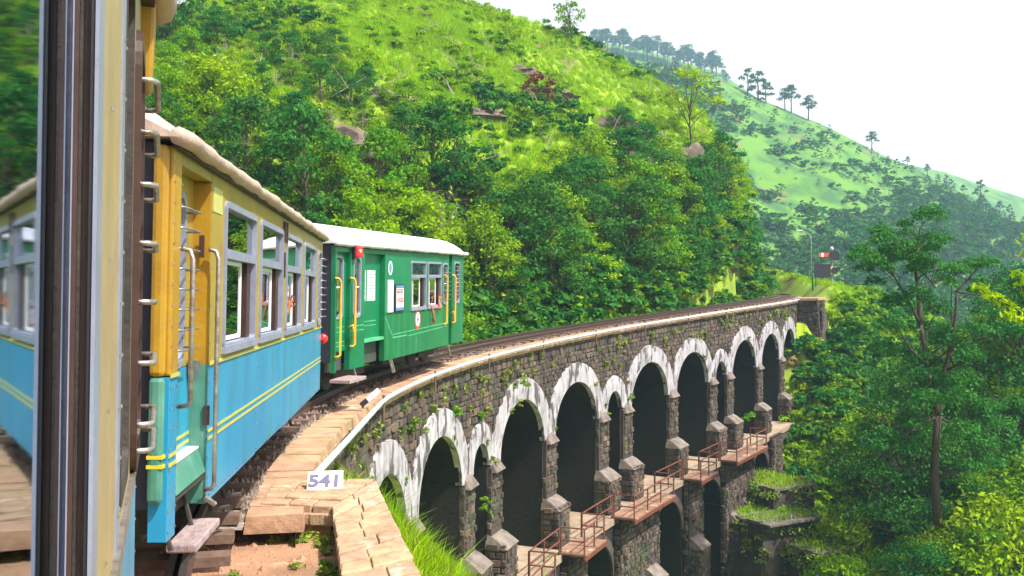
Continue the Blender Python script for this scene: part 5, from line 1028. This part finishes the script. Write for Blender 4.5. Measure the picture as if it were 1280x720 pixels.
# plants rooted in the viaduct wall
WP = [(512, 528, .30, 'moss', 'biggest bright bush rooted in the wall, left of the first tall arch'), (430, 542, .16, 'moss', 'small bright plant on the wall under the sloping pipe'), (566, 512, .24, 'leaf_m', 'olive plant hanging above the first tall arch'), (640, 478, .20, 'moss', 'yellow green plant on top of the second tall arch'),
      (600, 628, .16, 'leaf_m', 'fern on the slim pier right of the first small arch'), (612, 572, .14, 'moss', 'small plant at the springing right of the first small arch'), (625, 470, .18, 'moss', 'plant on the wall above and left of the second tall arch'), (755, 452, .16, 'leaf_m', 'plant in the wall between the third tall arch and second small arch'),
      (785, 495, .16, 'moss', 'plant at the springing right of the second small arch'), (597, 520, .13, 'leaf_m', 'dark plant just above the first small arch'), (985, 448, .45, 'drygrass', 'yellow dry bush below the last white arch'), (995, 462, .5, 'moss', 'bright bush at the foot of the last white arch'), (930, 520, .3, 'leaf_m', 'plant growing on the ledge beside the farthest walkway')]
def wall_clump(x, v, r, m, seed): s_, d = inv(x, v); p = pt(s_, .06, d); return p, s_
for k, (x, v, r, m, lb) in enumerate(WP):
    p, s_ = wall_clump(x, v, r, m, k); q = np.random.default_rng(k); c = q.normal(size=(6, 3)) * r * .5 + [0, 0, -r * .2]; o = link('wall_plant', leafmesh('wall_plant', MT[m], c, q.uniform(.3, .6, 6) * r, 260, .042 if k < 10 else .07, k)); o.location = p + Vector((math.cos(th(s_)), -math.sin(th(s_)), 0)) * r * .3; tag(o, lb, 'plant')
VV = []; 
for k in range(230):
    s_ = random.uniform(-1, 51) ; d = random.choice((random.uniform(-.9, -.1), random.uniform(-3, -.3), random.uniform(-4.7, -3))); 
    if d < -1 and intr(s_) is not None and d < intr(s_): continue
    p = pt(s_, .08, d); r = random.uniform(.04, .15); V, _ = leaves([(p.x, p.y, p.z), (p.x, p.y, p.z - r)], [r, r * .7], 34, .03 + .0007 * p.y, k + 500); VV.append(V)
VV = np.concatenate(VV); tag(link('wall_weeds', npmesh('wall_weeds', VV, np.arange(len(VV)).reshape(-1, 4), MT['moss'])), kind='stuff')
# pebbles and weeds on the dirt platform
q = random.Random(4); mb = MB(); wd = []
for k in range(2600):
    X = q.uniform(-3.2, -.9); Y = q.uniform(4.5, 9.7)
    if X > -1.2 - .22 * (Y - 7.2) : continue
    z = hz(X, Y); r = q.uniform(.006, .03) * (1 if q.random() < .95 else 2); a = q.uniform(0, 6); v = [(X + r * math.cos(a + t), Y + r * math.sin(a + t), z - .005) for t in (0, 1.6, 3.1, 4.7)] + [(X, Y, z + r * .7)]; mb.add(v, [(0, 1, 4), (1, 2, 4), (2, 3, 4), (3, 0, 4)])
tag(mb.build('pebbles', MT['dirt']), kind='stuff')
VV = []
for k in range(46):
    if k < 26: Y = q.uniform(6.3, 9.4); X = -1.24 - .22 * (Y - 7.2) - abs(q.gauss(0, .05))
    else: X = q.uniform(-2.4, -1.5); Y = q.choice((q.uniform(9.3, 9.6), q.uniform(7, 9.4)))
    z = hz(X, Y); V, _ = leaves([(X, Y, z + .02)], [q.uniform(.03, .09)], 40, .022, k + 900, up=.8); VV.append(V)
VV = np.concatenate(VV); tag(link('ground_weeds', npmesh('ground_weeds', VV, np.arange(len(VV)).reshape(-1, 4), MT['moss'])), kind='stuff')

for k, (e, wdt, dep, hgt) in enumerate(CREEP):
    q = np.random.default_rng(k); c = np.column_stack([q.uniform(-wdt / 2, wdt / 2, 34), np.full(34, -dep / 2 - .08), hgt - .1 - hgt * .75 * q.random(34) ** 2.2]); c2 = np.column_stack([np.full(24, wdt / 2 + .05), q.uniform(-dep / 2, dep / 2, 24), hgt - .1 - hgt * .8 * q.random(24) ** 1.8]); c3 = np.column_stack([q.uniform(-wdt / 2, wdt / 2, 16), q.uniform(-dep / 2, dep / 2, 16), np.full(16, hgt + .15)])
    c = np.concatenate([c, c2, c3]); tag(link('creeper', leafmesh('creeper', MT['moss'], c, q.uniform(.16, .42, len(c)), 3200, .07, k), e), kind='stuff')
# far hill trees
def far_tree(name, seed, umb, m='leaf_far'):
    random.seed(seed); mb = MB(); mb.tube([(0, 0, -1), (.2, 0, 4), (0, .2, 8)], [.28, .2, .08], 5); cs = []; rs = []
    for i in range(9): t = (.55 + .45 * i / 8) if umb else (.25 + .75 * i / 8); a = i * 2.4; r = (2.3 if umb else 2.6) * math.sin(math.pi * min(.92, .3 + .7 * (t - .25) / .75)); cs.append((r * math.cos(a), r * math.sin(a), 9 * t)); rs.append(random.uniform(.9, 1.6)); 
    for c in cs[::2]: mb.tube([(0, 0, c[2] * .7), c], [.1, .03], 4)
    return mb.mesh('trunk', MT['bark']), leafmesh('crown', MT[m], cs, rs, 620, .38, seed)
FT = [base_tree('ridge_tree', *far_tree('r', 5, True)), base_tree('ridge_tree', *far_tree('r', 6, True)), base_tree('ridge_tree', *far_tree('r', 7, False))]
def on_far(x, zf, v=None, crest=None):
    u = (x - 640) / F
    if crest: Y = crest * .985; return (u * Y, Y, float(zf(np.array([u * Y]), np.array([Y]))[0]))
    for Y in np.arange(106, 300, 1.5):
        z = float(zf(np.array([u * Y]), np.array([Y]))[0])
        if z >= (YH - v) / F * Y: return (u * Y, Y, z)
    return None
for k, (x, sc, kd) in enumerate([(935, .85, 2), (948, 1.05, 2), (958, .8, 2), (982, .7, 0), (990, .8, 1), (1011, .85, 0), (1090, .65, 0), (1135, .3, 1), (1160, .35, 0), (1184, .4, 2), (1205, .35, 1), (1226, .65, 2), (1250, .45, 1), (1262, .4, 2)]):
    lb = ['left tree of the dense clump on the far ridge', 'tallest middle tree of the dense clump on the far ridge', 'right tree of the dense clump on the far ridge', 'first of the slim trees right of the ridge clump', 'second slim tree right of the ridge clump', 'slim tree with clear trunk standing alone right of the ridge group', 'lone umbrella shaped tree halfway along the descending far ridge',
          'tiny tree on the far ridge right of the lone umbrella tree', 'second tiny tree on the descending far ridge', 'third small tree on the descending far ridge', 'small tree on the low far ridge, left of the round one', 'round dark tree standing out on the lower far ridge', 'small tree right of the round tree on the low ridge', 'last small tree on the far ridge at the right edge'][k]
    p = on_far(x, HB, crest=300); put_tree(FT[kd], p, k, sc, lb)
rr = random.Random(12)
for k in range(34):
    x = 742 + k * 5 + rr.uniform(-3, 3); p = on_far(x, HD, crest=560); put_tree(FT[rr.randint(0, 1)], p, k, rr.uniform(1.1, 1.6) * (1 if x < 900 else .7), 'bluish pine in the row along the farthest ridge', 'tree', 'row of pines on the farthest ridge')
q = np.random.default_rng(77); X = []; n = 52000; u = q.uniform(-.1, .56, n); Y = 106 + 190 * q.random(n); x_ = u * Y; z = HB(x_, Y); xs = 640 + F * u; v = YH - F * z / Y
den = np.clip(1.5 * vnoise(x_, Y, 26, 41) - .20, 0, 1) + .08 + .5 * np.clip(vnoise(x_, Y, 9, 43) * 2 - .3, 0, 1) + np.clip((v - 195 - np.clip((1180 - xs) * .35, -20, 200)) / 90, 0, .8) ** 1.5 ; den = np.where((v > 330), .7, den)
ok = q.random(n) < den * .55; P_ = np.stack([x_, Y, z], 1)[ok]; fs_ = [c for c in FT[2].children if c.name.startswith('crown')][0]
k_ = (P_[:, 2] > 0) & (q.random(len(P_)) < .35); gn_scatter('distant_woods', fs_, P_[k_], (.08 + .28 * q.random(k_.sum()) ** 2), q.uniform(0, 6.28, k_.sum())); P_ = P_[~k_]
gn_scatter('distant_scrub', sh_d, P_, np.where(P_[:, 1] < 170, .6, 1) * (.6 + 3.4 * q.random(len(P_)) ** 2.4) * np.where(P_[:, 1] > 285, .6, 1), q.uniform(0, 6.28, len(P_)))

# tell apart things that still share a label: by size where there are two, else by their order across the view
ORD = ['leftmost', 'second leftmost', 'third leftmost', 'fourth leftmost', 'fifth leftmost', 'sixth leftmost', 'seventh leftmost', 'eighth leftmost', 'ninth leftmost', 'tenth leftmost', 'eleventh leftmost', 'twelfth leftmost', 'thirteenth leftmost', 'fourteenth leftmost', 'fifteenth leftmost', 'sixteenth leftmost', 'seventeenth leftmost', 'eighteenth leftmost', 'nineteenth leftmost', 'twentieth leftmost']
byl = {}
for o in list(COL.objects):
    if o.parent is None and 'label' in o.keys(): byl.setdefault(o['label'], []).append(o)
for lb_, os_ in byl.items():
    if len(os_) < 2 or 'pine in the row' in lb_: continue
    if len(os_) == 2 and max(o.scale.x for o in os_) > 1.15 * min(o.scale.x for o in os_):
        os_.sort(key=lambda o: o.scale.x); os_[0]['label'] = 'smaller ' + lb_; os_[1]['label'] = 'larger ' + lb_
    else:
        os_.sort(key=lambda o: o.location.x / o.location.y)
        for k, o in enumerate(os_): o['label'] = ('rightmost' if k == len(os_) - 1 else ORD[min(k, 19)]) + ' ' + lb_

# ---------------------------------------------------------------- the summer haze
mb = MB(); mb.box(-500, 1100, -60, 1150, -45, 210); hz_o = mb.build('haze', []); hm = bpy.data.materials.new('haze_air'); hm.use_nodes = True; n = hm.node_tree.nodes; n.remove(n['Principled BSDF']); pv = n.new('ShaderNodeVolumePrincipled'); pv.inputs['Color'].default_value = (.46, .70, 1, 1); pv.inputs['Density'].default_value = .00058; pv.inputs['Anisotropy'].default_value = 0.1
hm.node_tree.links.new(pv.outputs[0], n['Material Output'].inputs['Volume']); hz_o.data.materials.append(hm); tag(hz_o, kind='stuff')
